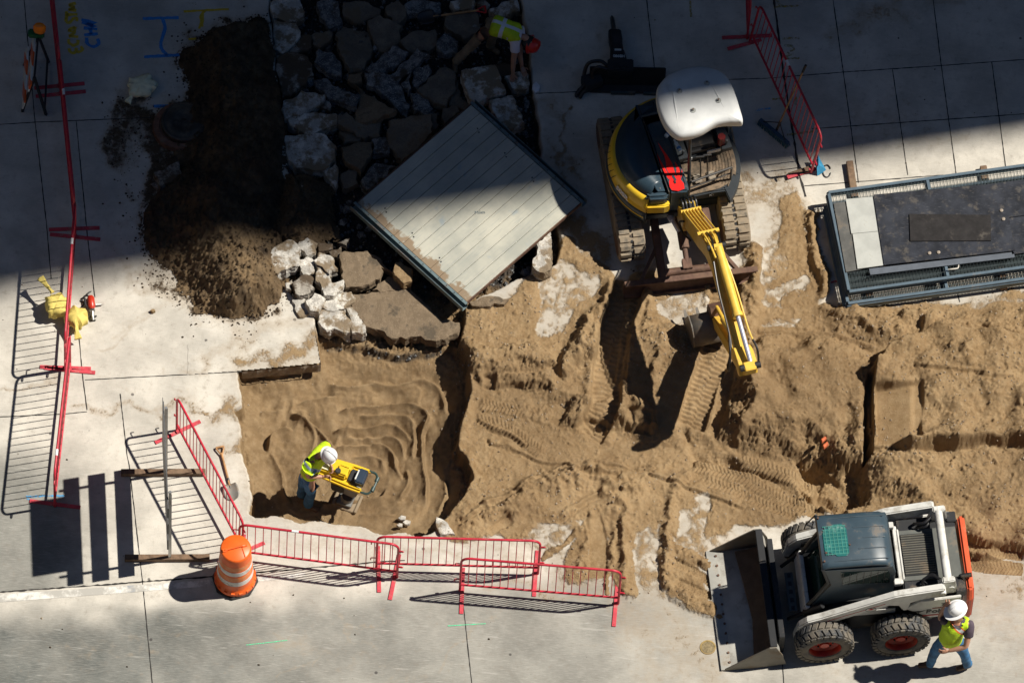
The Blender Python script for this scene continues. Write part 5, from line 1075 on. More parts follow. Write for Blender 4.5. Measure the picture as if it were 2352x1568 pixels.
LOW = [
 ([(20,220),(130,140),(220,90),(300,160),(290,250),(150,315),(40,300)],.22,.26,CONC,GC,'largest concrete chunk at the sunlit foot of the dark heap'),
 ([(295,100),(350,75),(415,110),(400,180),(350,195),(300,150)],.14,.2,CONC,GC,'grey concrete chunk right behind the largest sunlit one'),
 ([(300,225),(350,205),(405,240),(400,300),(350,335),(310,300)],.16,.2,CONC,GC,'small angular concrete chunk right of the largest sunlit one'),
 ([(400,230),(430,175),(530,220),(555,280),(500,320),(420,260)],.22,.22,CONC,GC,'wedge of concrete on top of the upright sunlit chunk'),
 ([(410,265),(520,290),(500,390),(450,430),(410,370)],.18,.25,CONC,GC,'upright concrete chunk under the sunlit wedge'),
 ([(460,440),(490,370),(590,365),(580,420),(530,470),(470,465)],.18,.22,CONC,GC,'half-lit concrete cube just left of the flat asphalt slab'),
 ([(255,380),(310,330),(390,345),(395,420),(330,465),(270,455)],.17,.22,CONCD,GC,'round-edged concrete chunk with a muddy face near the slab corner'),
 ([(200,385),(245,365),(240,430),(210,420)],.10,.12,CONC,GC,'tiny concrete shard left of the muddy-faced chunk'),
 ([(340,500),(400,455),(470,490),(430,580),(370,570)],.16,.2,CONC,GC,'white rough concrete chunk by the corner of the overhanging slab'),
 ([(470,490),(650,440),(680,490),(600,560),(500,575),(440,540)],.06,.2,CONC,GC,'curved pale concrete piece behind the pit-edge kerb block'),
 ([(250,460),(340,480),(350,570),(420,605),(300,612),(265,560)],.05,.15,CONC,GC,'grey smooth concrete piece tucked at the slab corner'),
 ([(430,570),(610,570),(650,640),(640,720),(480,700),(430,650)],.04,.26,CONC,GC,'kerb block with a muddy front at the upper left of the pit'),
 ([(620,560),(680,550),(750,660),(750,720),(660,720)],.03,.24,CONC,GC,'kerb block at the pit edge right of the muddy-fronted one'),
 ([(415,100),(520,120),(520,150),(430,165)],.08,.15,CONCD,GC,'flat grey concrete bit behind the sunlit wedge'),
 ([(500,170),(580,140),(570,210),(510,210)],.05,.15,CONCD,GC,'small grey concrete stone left of the flat asphalt slab'),
 ([(555,110),(640,80),(620,130)],.03,.15,CONCD,GC,'shaded concrete shard at the foot of the steel panel tip'),
 ([(580,180),(760,170),(860,300),(840,350),(720,405),(620,410),(600,300)],.10,.18,ASPD,GA,'flat square dusty asphalt slab in the sun left of the steel panel'),
 ([(800,430),(900,340),(990,400),(940,440),(850,450)],.04,.15,ASPD,GA,'thin dusty asphalt piece below the earth boulder'),
 ([(945,280),(990,240),(1070,290),(1055,370),(1010,385),(950,330)],.22,.24,BRWN,None,'yellow-brown boulder of earth beside the lower left side of the steel panel'),
 ([(650,470),(800,455),(1000,410),(1100,480),(1260,640),(1370,650),(1360,720),(1220,775),(1120,740),(1020,760),(900,740),(850,700),(760,680),(700,600)],.03,.18,ASPD,GA,'widest dusty asphalt slab overhanging the upper edge of the pit'),
 ([(760,180),(830,200),(910,290),(930,310),(870,285)],.05,.15,ASPD,GA,'narrow asphalt strip between the square slab and the boulder'),
 ([(1460,510),(1600,470),(1720,490),(1690,530),(1600,545),(1480,540)],.12,.12,ASPD,GA,'lens-shaped asphalt piece under the bottom corner of the steel panel'),
]
for pl, z, m, lb in CK:
    chunk('concrete_block', lb, 'concrete block', Z2(pl), z, .24, m, GC)
for i, (pl, z, m, lb) in enumerate(AS):
    chunk('asphalt_slab', lb, 'asphalt slab', Z2(pl), z, .15, m, GA, .009, (rnd.uniform(-.22, .22), rnd.uniform(-.22, .22)))
for pl, z, th, m, gq, lb in LOW:
    nm, ct = ('concrete_block', 'concrete block') if gq == GC else (('asphalt_slab', 'asphalt slab') if gq == GA else ('earth_boulder', 'boulder'))
    chunk(nm, lb, ct, Z21(pl), z, th, m, gq, .013 if gq != GA else .008)
chunk('concrete_block', 'rough concrete block standing under the right edge of the steel panel', 'concrete block', [(1232,560),(1264,530),(1268,580),(1264,618),(1250,625),(1230,618)], .26, .42, CONC, GC, .014)
for pl, lb in (([(1265,1187),(1278,1190),(1304,1222),(1294,1228),(1268,1226),(1263,1210)],'pale broken concrete corner on the near lip of the pit'),):
    pass
chunk('concrete_block', 'pale broken concrete piece on the near lip of the pit by the middle barricade', 'concrete block', [(1003,1187),(1018,1192),(1043,1225),(1012,1226),(1003,1210)], .07, .12, CONC, GC)
for i, (x, y, s_, lb) in enumerate(((923,1188,9,'small flat white stone on the near slope of the pit'),(934,1198,9,'small white stone just below the flat one on the pit slope'),(918,1204,7,'smallest white stone on the near lip of the pit'))):
    chunk('stone', lb, 'stone', [(x-s_, y), (x-s_*.2, y-s_*.6), (x+s_, y-s_*.4), (x+s_*.7, y+s_*.5), (x-s_*.3, y+s_*.6)], zpx(x, y)+.05, .06, CONC, 'white stones at the pit lip', .004)
for x, y, s_, lb in ((351,712,6,'brown clod lying alone on the sunlit pavement left of the heap'),(1600,1392,8,'round clod on the road left of the loader bucket'),(1652,1414,8,'clod on the road right in front of the bucket lip')):
    chunk('earth_clod', lb, 'clod', [(x-s_, y), (x-s_*.5, y-s_*.7), (x+s_*.6, y-s_*.6), (x+s_, y+.2*s_), (x, y+s_*.7)], .06, .07, BRWN, None, .006)
OB = mat('orange_brick', (.55, .13, .05), .8, var=.2, dirt=.2)
for x, y, r_, lb in ((1892,1008,0,'orange brick shard in the soil, the upper of two'),(1896,1021,1,'orange brick shard in the soil, the lower of two')):
    chunk('brick_shard', lb, 'brick', [(x-6, y-1), (x+4, y-8), (x+7, y-3), (x-3, y+6)], zpx(x, y)+.06, .06, OB, 'orange brick shards', .003)
# ================================================================ heaps of dark soil lying on the pavement
def heap(label, poly, hfun, dkv, soft=40, warp=2.2, cl=1.):
    sd_ = sdf(poly, warp, 120.); k = sst(6, -soft, sd_); h = hfun*k
    h = h+k*(.030*BIG+.016*MID+cl*(.034*CLOD+.004*CL3)); h = np.where(sd_ < 5, h, 0)+np.where(sd_ < 8, .012*np.maximum(CL, 0)*sst(8, 0, sd_), 0)
    zz = np.maximum(Z, -.12)+h-.006; ok = (h > .007); f = (ok[:-1, :-1] & ok[1:, :-1] & ok[:-1, 1:] & ok[1:, 1:]).ravel()
    me, used = gridmesh('dirt_pile', f, zz); ca = me.color_attributes.new('mask', 'FLOAT_COLOR', 'POINT'); n = len(used)
    d = np.zeros((n, 4), np.float32); d[:, 0] = 1; d[:, 1] = np.clip((dkv.ravel()[used] if hasattr(dkv, "ravel") else dkv)+.1*MID.ravel()[used], 0, 1); ca.data.foreach_set('color', d.ravel())
    return tag(mobj('dirt_pile', me, GM), label, 'dirt pile', 'piles of dark earth'), h
D1, U1, _, L1 = pdist(cr2([(530,70),(520,160),(545,260),(540,360),(500,470),(520,580),(570,680)]), 1., 200.)
D3_, _, _, _ = pdist(cr2([(600,60),(610,200),(590,330),(570,450)]), 1., 150.)
_, h1 = heap('long heap of dark earth on the pavement left of the broken asphalt', HP, .10+.52*np.exp(-(D1/72)**2)+.12*np.exp(-(D3_/30)**2), .62+.25*sst(640, 500, PY), 34)  # earth colour darkened further up the heap, where the tower's shade falls
D2_, _, _, _ = pdist([(690,430),(700,520)], 1., 120.)
_, h2 = heap('small cracked mound of earth spilled over the concrete blocks', [(655,395),(700,385),(735,395),(765,430),(780,480),(790,520),(755,555),(700,565),(640,570),(615,520),(620,450)], .06+.24*np.exp(-(D2_/48)**2), .72, 26)
# ================================================================ loose stones and crumbs (beyond counting)
def scatter(name, n, prob, rmin, rmax, m, lift):
    rs = np.random.RandomState(len(name)); pr = prob.ravel().astype(np.float64); pr /= pr.sum(); pick = rs.choice(len(pr), n, p=pr)
    base = np.array([(1,0,-.3),(.3,.95,-.2),(-.8,.6,-.3),(-.8,-.6,-.3),(.3,-.95,-.2),(.5,.4,.7),(-.5,.4,.6),(0,-.6,.7)]); fc = [(0,1,5),(1,2,6),(1,6,5),(2,3,6),(3,4,7),(3,7,6),(4,0,7),(0,5,7),(5,6,7),(0,4,3),(0,3,2),(0,2,1)]
    V, F_ = [], []
    for i, k in enumerate(pick):
        r_ = rmin+(rmax-rmin)*rs.rand()**3; a = rs.rand()*6.28; c, s = math.cos(a), math.sin(a); q = base*(r_*(.7+.6*rs.rand(8, 3)))
        q = np.stack([q[:, 0]*c-q[:, 1]*s, q[:, 0]*s+q[:, 1]*c, q[:, 2]], 1)+(GX.ravel()[k]+rs.uniform(-.008, .008), GY.ravel()[k]+rs.uniform(-.008, .008), lift.ravel()[k]+r_*.25)
        V.append(q); F_ += [(a_+8*i, b_+8*i, c_+8*i) for a_, b_, c_ in fc]
    me = bpy.data.meshes.new(name); me.from_pydata(np.concatenate(V).tolist(), [], F_); o = mobj(name, me, m); o['kind'] = 'stuff'; return o
inv = ((PX > -20) & (PX < 2372) & (PY > -20) & (PY < 1590)).astype(np.float32)
PEB = speck('pebble', (.24, .18, .12), (.38, .31, .23), (.5, .46, .4), 14, .2, (.16, .11, .07)); CRB = speck('dark_crumb', (.045, .033, .023), (.09, .066, .045), (.12, .09, .065), 14, .2, (.06, .045, .03))
Zt = np.maximum(Z, np.where(h1 > .007, np.maximum(Z, -.12)+h1, -9)); Zt = np.maximum(Zt, np.where(h2 > .007, np.maximum(Z, -.12)+h2, -9))
pp = inv*((soil > .6)*(.25+rough)*(1-.75*pitm)*np.exp(.9*BIG)*(asph < .5)+.05*np.exp(-np.maximum(near, 0)/25.)*(soil <= .6))
scatter('gravel', 4500, pp*(h1 < .007), .005, .019, PEB, Zt)
pc = inv*(scat*1.6*(soil < .62)+np.where(h1 > .02, .5, 0)+.6*np.where((sdf(HP, 2., 60.) < 22) & (h1 < .01), 1, 0)+(h2 > .02)*.8+(asph > .5)*.35)
scatter('soil_crumbs', 6500, pc, .004, .019, CRB, Zt)
scatter('asphalt_crumbs', 3600, inv*(asph > .4)*1., .008, .035, ASPG, Z)
scatter('rubble_fragments', 520, inv*((asph > .3)*1.+(dR < -5)*.35)*(PY < 690), .02, .085, ASPG, Z+.05)
# ================================================================ steel panel lying on the rubble
zp = .42; A_p, B_p, D_p = G(1075, 233, zp), G(1326, 458, zp), G(820, 466, zp)
pn = thing('steel_panel', 'big grey steel floor panel with rusty channels lying on broken asphalt', 'steel panel', (0, 0, 0)); pn.matrix_world = frame(B_p-A_p, A_p-D_p, D_p)
PW, PL = (B_p-A_p).length, (A_p-D_p).dot(Vector(pn.matrix_world.col[1][:3]))
m, t, b = nodes_of('panel_steel'); v = ocoord(t)
mp = N(t, 'ShaderNodeMapping'); mp.inputs['Scale'].default_value = (18, 1.2, 1); t.links.new(v, mp.inputs[0])
c = mixc(t, vramp(t, noise(t, v, 1.3, 6, .6), .35, .65), (.42, .425, .37), (.58, .565, .475)); c = mixc(t, vramp(t, noise(t, mp.outputs[0], 2, 5, .7), .5, .7, 0, .5), c, (.30, .33, .32)); c = mixc(t, vramp(t, noise(t, v, 2.1, 3), .62, .70, 0, .35), c, (.18, .30, .42))
mp3 = N(t, 'ShaderNodeMapping'); mp3.inputs['Scale'].default_value = (3, 60, 1); mp3.inputs['Rotation'].default_value = (0, 0, .3); t.links.new(v, mp3.inputs[0]); c = mixc(t, vramp(t, noise(t, mp3.outputs[0], 1.5, 2), .68, .74, 0, .6), c, (.55, .57, .55))
spx = N(t, 'ShaderNodeSeparateXYZ'); t.links.new(v, spx.inputs[0])
edge = math_(t, 'MAXIMUM', vramp(t, spx.outputs[1], .42, 0), vramp(t, spx.outputs[0], PW-.12, PW, 0, .6)); edge = math_(t, 'MAXIMUM', edge, vramp(t, spx.outputs[1], PL-.3, PL, 0, .55))
c = mixc(t, vramp(t, math_(t, 'ADD', math_(t, 'MULTIPLY', edge, .55), noise(t, v, 3.5, 7, .65)), .90, .98), c, (.30, .225, .15))
t.links.new(c, b.inputs['Base Color']); b.inputs['Metallic'].default_value = .22; b.inputs['Roughness'].default_value = .34; PST = m
b = MB(); n = 12; ww = PW/n
for k in range(n): b.box((ww*(k+.5), PL/2, -.012), (ww-.007, PL-.02, .02))
b.build('deck', PST, pn, bev=.002)
b = MB(); b.box((PW/2, PL/2, -.035), (PW, PL, .02)); b.build('under_sheet', RUST, pn)
CHN = mat('channel_blue', (.16, .22, .235), .45, .4, var=.2, dirt=.30, dcol=(.16, .075, .04))
for y0, sg_ in ((-.055, -1), (PL+.05, 1)):
    b = MB(); b.box((PW/2, y0, -.11), (PW+.06, .10, .012)); b.box((PW/2, y0-sg_*.048, -.05), (PW+.06, .010, .13)); b.box((PW/2, y0+sg_*.048, -.06), (PW+.06, .010, .11)); b.box((PW/2, y0-sg_*.03, .012), (PW+.06, .045, .010)); o = b.build('channel', CHN, pn, bev=.002)
    b = MB()
    for k in range(14): b.cyl((.1+k*PW/14, y0-sg_*.03, .016), (.1+k*PW/14, y0-sg_*.03, .024), .009, n=8)
    b.build('rivets', DSTEEL, o)
for x in (-.008, PW+.008):
    b = MB(); b.box((x, PL/2, -.03), (.014, PL, .07)); b.build('edge_strip', RUST, pn)
for x0 in (ww*2, ww*5, ww*8):
    for y in (.20, PL-.25):
        b = MB(); b.cyl((x0+.03, y, -.002), (x0+.03, y, .003), .012, n=10); b.cyl((x0-.03, y+.03, -.002), (x0-.03, y+.03, .003), .012, n=10); b.build('bolt_hole', BLACK, pn)
textobj('pen_scribble', 'Miles', .075, mat('pen_blue', (.12, .16, .18), .6), pn, frame((.62, .78, 0), (-.78, .62, 0), (PW*.60, PL*.50, .0015)), .0005)
# ================================================================ stack of fence panels and plywood
def S2(x, y): return (1862+.22655*x, 355.25+.22655*y)
zt = .40; O_ = G(1903, 441, zt); Xs = (G(2352, 379, zt)-O_).normalized(); Ys = G(1953, 668, zt)-O_; SW = Ys.length
FBL = mat('fence_blue', (.105, .15, .19), .45, .3, var=.12, dirt=.12); WIR = mat('fence_wire', (.05, .07, .075), .5)
LEN = 3.7
def fence_panel(label, grp):
    t = thing('fence_panel', label, 'fence panel', group=grp); f = MB(); w = .045
    for y in (0, SW): f.box((LEN/2, y, 0), (LEN, w, .038))
    for x in (0, LEN): f.box((x, SW/2, 0), (w, SW-w, .038))
    f.build('panel_frame', FBL, t, bev=.004)
    f = MB(); f.box((1.47, SW/2, 0), (w, SW-w, .034)); f.build('cross_bar', FBL, t, bev=.004)
    f = MB()
    for k in range(int(LEN/.05)): f.box((.03+.05*k, SW/2, .004), (.0045, SW-.05, .0045))
    for k in range(int(SW/.10)): f.box((LEN/2, .05+.10*k, 0), (LEN-.05, .0045, .0045))
    f.build('wire_mesh', WIR, t); return t
fm = frame(Xs, Ys, O_); FP0 = fence_panel('blue-grey wire mesh fence panel, topmost of the stack under the plywood', 'stacked fence panels')
FP0.matrix_world = Matrix.Translation((0, 0, -.02)) @ fm
for k in range(1, 7):
    c = FP0.copy(); COL.objects.link(c); c['label'] = 'blue-grey wire mesh fence panel lying in the stack below the topmost one'
    for ch_ in FP0.children: q = ch_.copy(); COL.objects.link(q); q.parent = c
    c.matrix_world = fm @ Matrix.Translation((-.014*k+rnd.uniform(-.012, .012), (.0 if k < 3 else .13)+rnd.uniform(-.015, .015), (.02+.044*k))) @ Matrix.Rotation(rnd.uniform(-.004, .004), 4, 'Z') if fm.col[2][2] < 0 else fm @ Matrix.Translation((-.014*k+rnd.uniform(-.012, .012), (.0 if k < 3 else .13)+rnd.uniform(-.015, .015), -(.02+.044*k)))
PLB = mat('black_plywood', (.030, .033, .042), .30, var=.4, vscale=3, dirt=.30, dscale=5, dcol=(.075, .062, .045), scratch=1.); PLG = mat('grey_plywood', (.40, .41, .385), .7, var=.12, vscale=3, dirt=.10, scratch=.2); PLD = mat('dark_plywood', (.085, .085, .08), .7, var=.25, dirt=.25)
def board(name, label, pts, z, th, m):
    q = [G(*S2(*p), z) for p in pts]; c = sum(q, Vector())/len(q); t = MB(); t.prism([(p.x-c.x, p.y-c.y) for p in q], -th, 0); o = t.build(name, m, None, bev=.002); o.location = c; return tag(o, label, 'plywood sheet')
board('plywood_sheet', 'weathered dark plywood sheet sticking out at the left of the stack', [(232,490),(620,440),(720,1120),(358,1190)], .418, .018, PLD)
board('plywood_sheet', 'long black plywood sheet running out of the right edge, upper', [(1900,285),(2900,160),(2990,500),(1980,640)], .418, .018, PLB)
board('plywood_sheet', 'long black plywood sheet running out of the right edge, lower', [(1990,645),(2990,510),(3060,880),(2040,1010)], .418, .018, PLB)
board('plywood_sheet', 'pale grey plywood sheet with clean grain, upper of the two', [(355,450),(660,423),(715,772),(412,800)], .440, .018, PLG)
board('plywood_sheet', 'pale grey plywood sheet with a knot mark, lower of the two', [(425,802),(715,775),(765,1117),(475,1156)], .440, .018, PLG)
bp_ = board('plywood_sheet', 'large scuffed black plywood sheet on top of the stack', [(635,405),(1950,285),(2070,970),(745,1115)], .460, .018, PLB)
board('plywood_sheet', 'small narrow black board lying on the large black plywood', [(1000,600),(1825,610),(1830,870),(1010,875)], .482, .018, mat('black_board', (.022, .020, .020), .35, var=.3, dirt=.12, dcol=(.09, .075, .055), scratch=.4))
board('plywood_sheet', 'dark plywood strip edge showing under the large black sheet', [(590,1155),(2060,985),(2070,1040),(605,1218)], .418, .02, mat('strip_ply', (.10, .115, .14), .4, scratch=.4))
for pts, s_ in ((((1935,568),(1955,655)), 0), (((1205,1000),(1297,992)), 1)):
    for p in pts:
        o = MB(); g = G(*S2(*p), .4605); o.lathe([(.0, .0), (.024, .001), (.026, .014), (.012, .02), (0, .021)], 12); k = o.build('bolt_lump', mat('mud_lump', (.32, .27, .22), .8), bp_); k.location = g-bp_.location
rp = thing('rope_scrap', 'short white rope scrap on the near rail of the fence stack', 'rope', (0, 0, 0)); b = MB(); b.tube(spline([G(*S2(1395, 1165), .43), G(*S2(1430, 1160), .45), G(*S2(1490, 1150), .44), G(*S2(1500, 1120), .43)]), .011, 7); b.build('rope', mat('rope_white', (.55, .52, .46), .8), rp, smooth=True)
for a_, c_, lb in (((1951, 372), (2000, 694), 'rough timber bearer under the left end of the fence stack'), ((2258, 383), (2306, 664), 'rough timber bearer under the right part of the fence stack')):
    A, B = G(*a_, .05), G(*c_, .05); o = MB(); L = (B-A).length; o.box((0, 0, 0), (L, .10, .085)); q = o.build('timber_bearer', WOOD, None, bev=.006); q.location = (A+B)/2; q.rotation_euler = (0, 0, math.atan2((B-A).y, (B-A).x)); tag(q, lb, 'timber', 'timbers under the fence stack')
# ================================================================ manhole, blocks, valve cover, scraps
mh = thing('manhole', 'half-buried manhole ring and iron cover beside the dark heap', 'manhole', G(412, 296))
RNG = mat('brick_ring', (.17, .085, .055), .85, var=.3, vscale=9, dirt=.35, dcol=(.2, .17, .13), bmp=.4); IRN = mat('cast_iron', (.055, .05, .043), .6, .3, var=.3, dirt=.4, dcol=(.15, .125, .09))
b = MB(); b.lathe([(.30, 0), (.39, 0), (.395, .06), (.38, .11), (.30, .115), (.29, .10)], 40); b.build('ring', RNG, mh, smooth=True)
b = MB(); b.lathe([(.27, .0), (.335, .10), (.325, .19), (.30, .20), (.29, .185), (.25, .183), (.24, .19), (.16, .192), (.15, .185), (.05, .185), (.04, .15), (0, .15)], 40, lambda p: Vector((p.x+.06, p.y+.03, p.z))); b.box((.16, .03, .192), (.14, .02, .012)); b.box((-.02, .03, .192), (.12, .02, .012)); b.build('cover', IRN, mh, smooth=True)
def S5(p): return [(294+x*.18754, 171.5+y*.18754) for x, y in p]
chunk('kerb_stone', 'brown kerb stone half buried below the manhole', 'kerb stone', S5([(325,1190),(545,1090),(620,1055),(660,1250),(400,1370)]), .16, .16, CONCD, 'stones below the manhole', .006)
chunk('kerb_stone', 'smaller dark stone lying under the kerb stone corner', 'kerb stone', S5([(280,1330),(340,1315),(450,1425),(400,1480)]), .05, .06, CONCD, 'stones below the manhole', .005)
vc = thing('valve_cover', 'small round yellow-stained valve cover in the road by the loader bucket', 'valve cover', G(1626, 1486, 0))
b = MB(); b.lathe([(.115, .002), (.115, .008), (.095, .010), (.093, .004)], 28); b.build('rim', mat('yellow_stain', (.34, .24, .08), .8, var=.4, dirt=.5), vc)
b = MB(); b.lathe([(.092, .002), (.092, .007), (0, .009)], 28); b.build('lid', mat('lid_iron', (.22, .17, .09), .8, var=.3, vscale=30, bmp=.8, bscale=70), vc)
BSH = mat('blue_tarp', (.05, .30, .52), .5, var=.15, vscale=8)
bs_ = thing('blue_sheet', 'crumpled light blue sheet at the foot of the leaning barricade', 'sheet', (0, 0, 0))
b = MB(); q = [(1866,372,.02),(1873,355,.20),(1880,357,.24),(1886,372,.12),(1897,390,.03),(1884,400,.01),(1877,403,.01),(1876,385,.16)]; pts = [G(x, y, z) for x, y, z in q]
cc_ = G(1880, 378, .18); b.add([cc_]+pts, [(0, i+1, (i+1) % 8+1) for i in range(8)]); o = b.build('sheet_fold', BSH, bs_); o.modifiers.new('thick', 'SOLIDIFY').thickness = .006
tie = MB(); tie.tube([G(1899+9*math.cos(a), 393+14*math.sin(a), .012) for a in np.linspace(.3, 5.9, 18)], .009, 6); tag(tie.build('strap_loop', BLACK, None, smooth=True), 'thin black strap loop on the pavement beside the blue sheet', 'strap')
pk = MB(); A, B = G(1812, 404, .02), G(1864, 387, .02); pk.bar(A, B, .09, .035); tag(pk.build('wood_plank', WOOD, None, bev=.004), 'short wooden plank on the pavement by the foot of the leaning barricade', 'plank')
cr_ = chunk('plastic_scrap', 'crumpled white plastic scrap on the pavement right of the rubble', 'scrap', [(1224,192),(1232,187),(1241,196),(1238,208),(1228,212),(1222,202)], .05, .05, mat('white_plastic', (.7, .7, .72), .5), None, .012)
chunk('plastic_scrap', 'tiny white scrap on the pavement edge above the dark heap', 'scrap', [(520,80),(535,74),(548,80),(545,88),(528,86)], .04, .04, _mats['white_plastic'], None, .008)
# ================================================================ joints, kerb strip and sprayed marks (sheets on the paving)
def ribbon(lines, w, z, jit=.15, taper=False):
    b = MB()
    for ln in lines:
        p = [G(x, y, z) for x, y in ln]; q = [p[0]]
        for a, c in zip(p, p[1:]):
            k = max(1, int((c-a).length/.05)); q += [a.lerp(c, (j+1)/k) for j in range(k)]
        L_, R_ = [], []
        for i, c in enumerate(q):
            d = (q[min(i+1, len(q)-1)]-q[max(i-1, 0)]).normalized(); nv = Vector((-d.y, d.x, 0)); e = w*.5*(1+rnd.uniform(-jit, jit)); s_ = nv*rnd.uniform(-jit, jit)*w*.35
            L_.append(c+nv*e+s_); R_.append(c-nv*e+s_)
        n = len(q); b.add(L_+R_, [(n+i, n+i+1, i+1, i) for i in range(n-1)])
    return b
JT = mat('joint_dark', (.030, .028, .026), .95)
J = [[(50,-60),(80.6,282),(107.5,521),(117.6,640)],[(175,279),(201,545),(218,682)],[(181,769),(190,865),(200,941)],[(-300,303),(0,286),(80,281)],[(80,281),(348,270)],[(195,872),(556,853)],[(276,904),(292,1046),(297,1068),(322,1288),(328,1340),(352,1590),(370,1760)],[(1062,1367),(1086,1590),(1105,1760)],
 [(1770,-60),(1801,178),(1836,400),(1850,452)],[(1905,-60),(1937,166),(1972,420)],[(2050,160),(2085,402)],[(2136,-60),(2162,151),(2196,398)],[(2278,143),(2310,384)],[(1764,180),(1937,166),(2162,151),(2352,137),(2600,120)],[(1865,296),(2352,262),(2600,245)],[(1848,427),(2167,402)],[(1478,-60),(1504,161)],[(1226,215),(1351,210),(1500,195)],[(1670,183),(1764,180)],[(1797,1525),(1803,1600)],[(-200,968),(0,957),(150,950),(200,945)],[(2030,690),(2036,715)],[(2200,676),(2206,700)]]
struct(ribbon(J[:8]+J[9:], .013, .004, .35).build('pavement_joints', JT))
struct(ribbon([J[8]], .030, .004, .35).build('wide_joint', JT))
struct(ribbon([[(-300,1376),(0,1358.6),(240,1342),(487,1323),(600,1313),(715,1303)],[(715,1303),(857,1291),(930,1286)]], .022, .004, .6).build('kerb_gap', JT))
m, t, b = nodes_of('kerb_paint'); v = gcoord(t); c = mixc(t, vramp(t, noise(t, v, 3, 8, .7), .42, .60), (.40, .385, .35), (.72, .70, .65)); c = mixc(t, vramp(t, noise(t, v, 1.6, 4), .60, .68, 0, .7), c, (.20, .24, .30)); t.links.new(c, b.inputs['Base Color']); b.inputs['Roughness'].default_value = .9; KP = m
kb = MB(); up = [(-300,1382),(0,1364),(240,1348),(487,1330),(600,1322),(700,1314)]; lo = [(-300,1402),(0,1382),(240,1364),(487,1345),(600,1334),(700,1322)]; n = len(up)
kb.add([G(x, y, .005) for x, y in up]+[G(x, y, .005) for x, y in lo], [(i, n+i, n+i+1, i+1) for i in range(n-1)]); struct(kb.build('kerb_strip', KP))
def paint(name, col, lines, w, worn=.2):
    key = 'spray_'+name
    if key not in _mats:
        m, t, b = nodes_of(key); v = gcoord(t); f = vramp(t, noise(t, v, 26, 6, .75), .40-.2*(1-worn), .62); tr = N(t, 'ShaderNodeBsdfTransparent'); mx = N(t, 'ShaderNodeMixShader')
        b.inputs['Base Color'].default_value = (*col, 1); b.inputs['Roughness'].default_value = .8
        t.links.new(math_(t, 'MULTIPLY', f, worn*1.6), mx.inputs[0]); t.links.new(b.outputs[0], mx.inputs[1]); t.links.new(tr.outputs[0], mx.inputs[2]); t.links.new(mx.outputs[0], t.nodes['Material Output'].inputs[0]); _mats[key] = m
    return struct(ribbon(lines, w, .006, .18).build(name+'_paint_marking', _mats[key]))
def z3(p, k=4): return [(q.x, q.y) for q in spline([(24.5+x*.17186, 24.5+y*.17186, 0) for x, y in p], k)]
def z1(p, k=3): return [(q.x, q.y) for q in spline([(x*.336, y*.336, 0) for x, y in p], k)] if len(p) > 2 else [(x*.336, y*.336) for x, y in p]
YP, BPt = (.75, .52, .03), (.03, .26, .70)
paint('yellow', YP, [z3([(783,505),(795,550),(840,570),(872,545),(880,498)]), z3([(872,546),(920,552),(957,520),(935,478)]), z3([(775,382),(780,430),(830,465),(890,445),(902,392)]), z3([(862,218),(768,262)], 1), z3([(768,262),(850,300),(778,342)], 1), z3([(778,342),(905,352)], 1), z3([(862,218),(850,300)],1),
  z3([(738,95),(745,150),(785,160),(825,125),(850,98),(886,112),(882,145)]), z1([(455,78),(455,130)]), z1([(452,103),(530,100)]), z1([(518,22),(470,38)]), z1([(470,38),(512,52)]), z1([(512,52),(468,68)]), z1([(468,68),(522,74)])], .048)
paint('blue', BPt, [z1([(592,258),(598,302),(640,320),(675,298),(668,265)]), z1([(575,240),(668,232)]), z1([(572,192),(665,200)]), z1([(620,238),(618,196)]), z1([(556,136),(655,158),(585,168),(655,184),(560,152)],1), z1([(975,129),(1222,121)]), z1([(1110,128),(1128,180),(1118,235),(1100,290),(1106,340),(1145,378)]), z1([(985,390),(1270,374)]), z1([(1050,728),(1152,724)])], .050)
paint('yellow_tee', YP, [z1([(1255,80),(1565,64)]), z1([(1402,74),(1372,110),(1376,150),(1360,198)]), z1([(1388,82),(1382,185)]), z1([(1288,268),(1340,266)])], .038)
def z4(p): return [(1764+x*.336, y*.336) for x, y in p]
paint('faded_yellow', (.40, .30, .04), [z4([(40,50),(215,40)]), z4([(60,0),(80,35),(108,42)]), z4([(100,265),(215,262)]), z4([(110,310),(165,315),(180,340),(150,352)]), z4([(130,360),(165,375),(100,395)]), z4([(120,402),(215,398)]), z4([(30,680),(110,674)]), z4([(190,660),(190,720)]), z4([(130,922),(310,900)]), [(1584,-40),(1586,20),(1588,40)]], .035, .6)
paint('green', (.12, .72, .38), [[(566,1480),(620,1474),(660,1469)],[(1028,1436),(1116,1431)]], .016, .4)
paint('faded_blue', (.05, .36, .72), [[(60,1140),(105,1138),(148,1138)],[(62,1143),(76,1150)],[(358,247),(384,244)],[(1735,254),(1770,249)]], .030, .6)
paint('red', (.60, .02, .03), [[(1888,655),(1905,649),(1922,646)]], .035, .3)
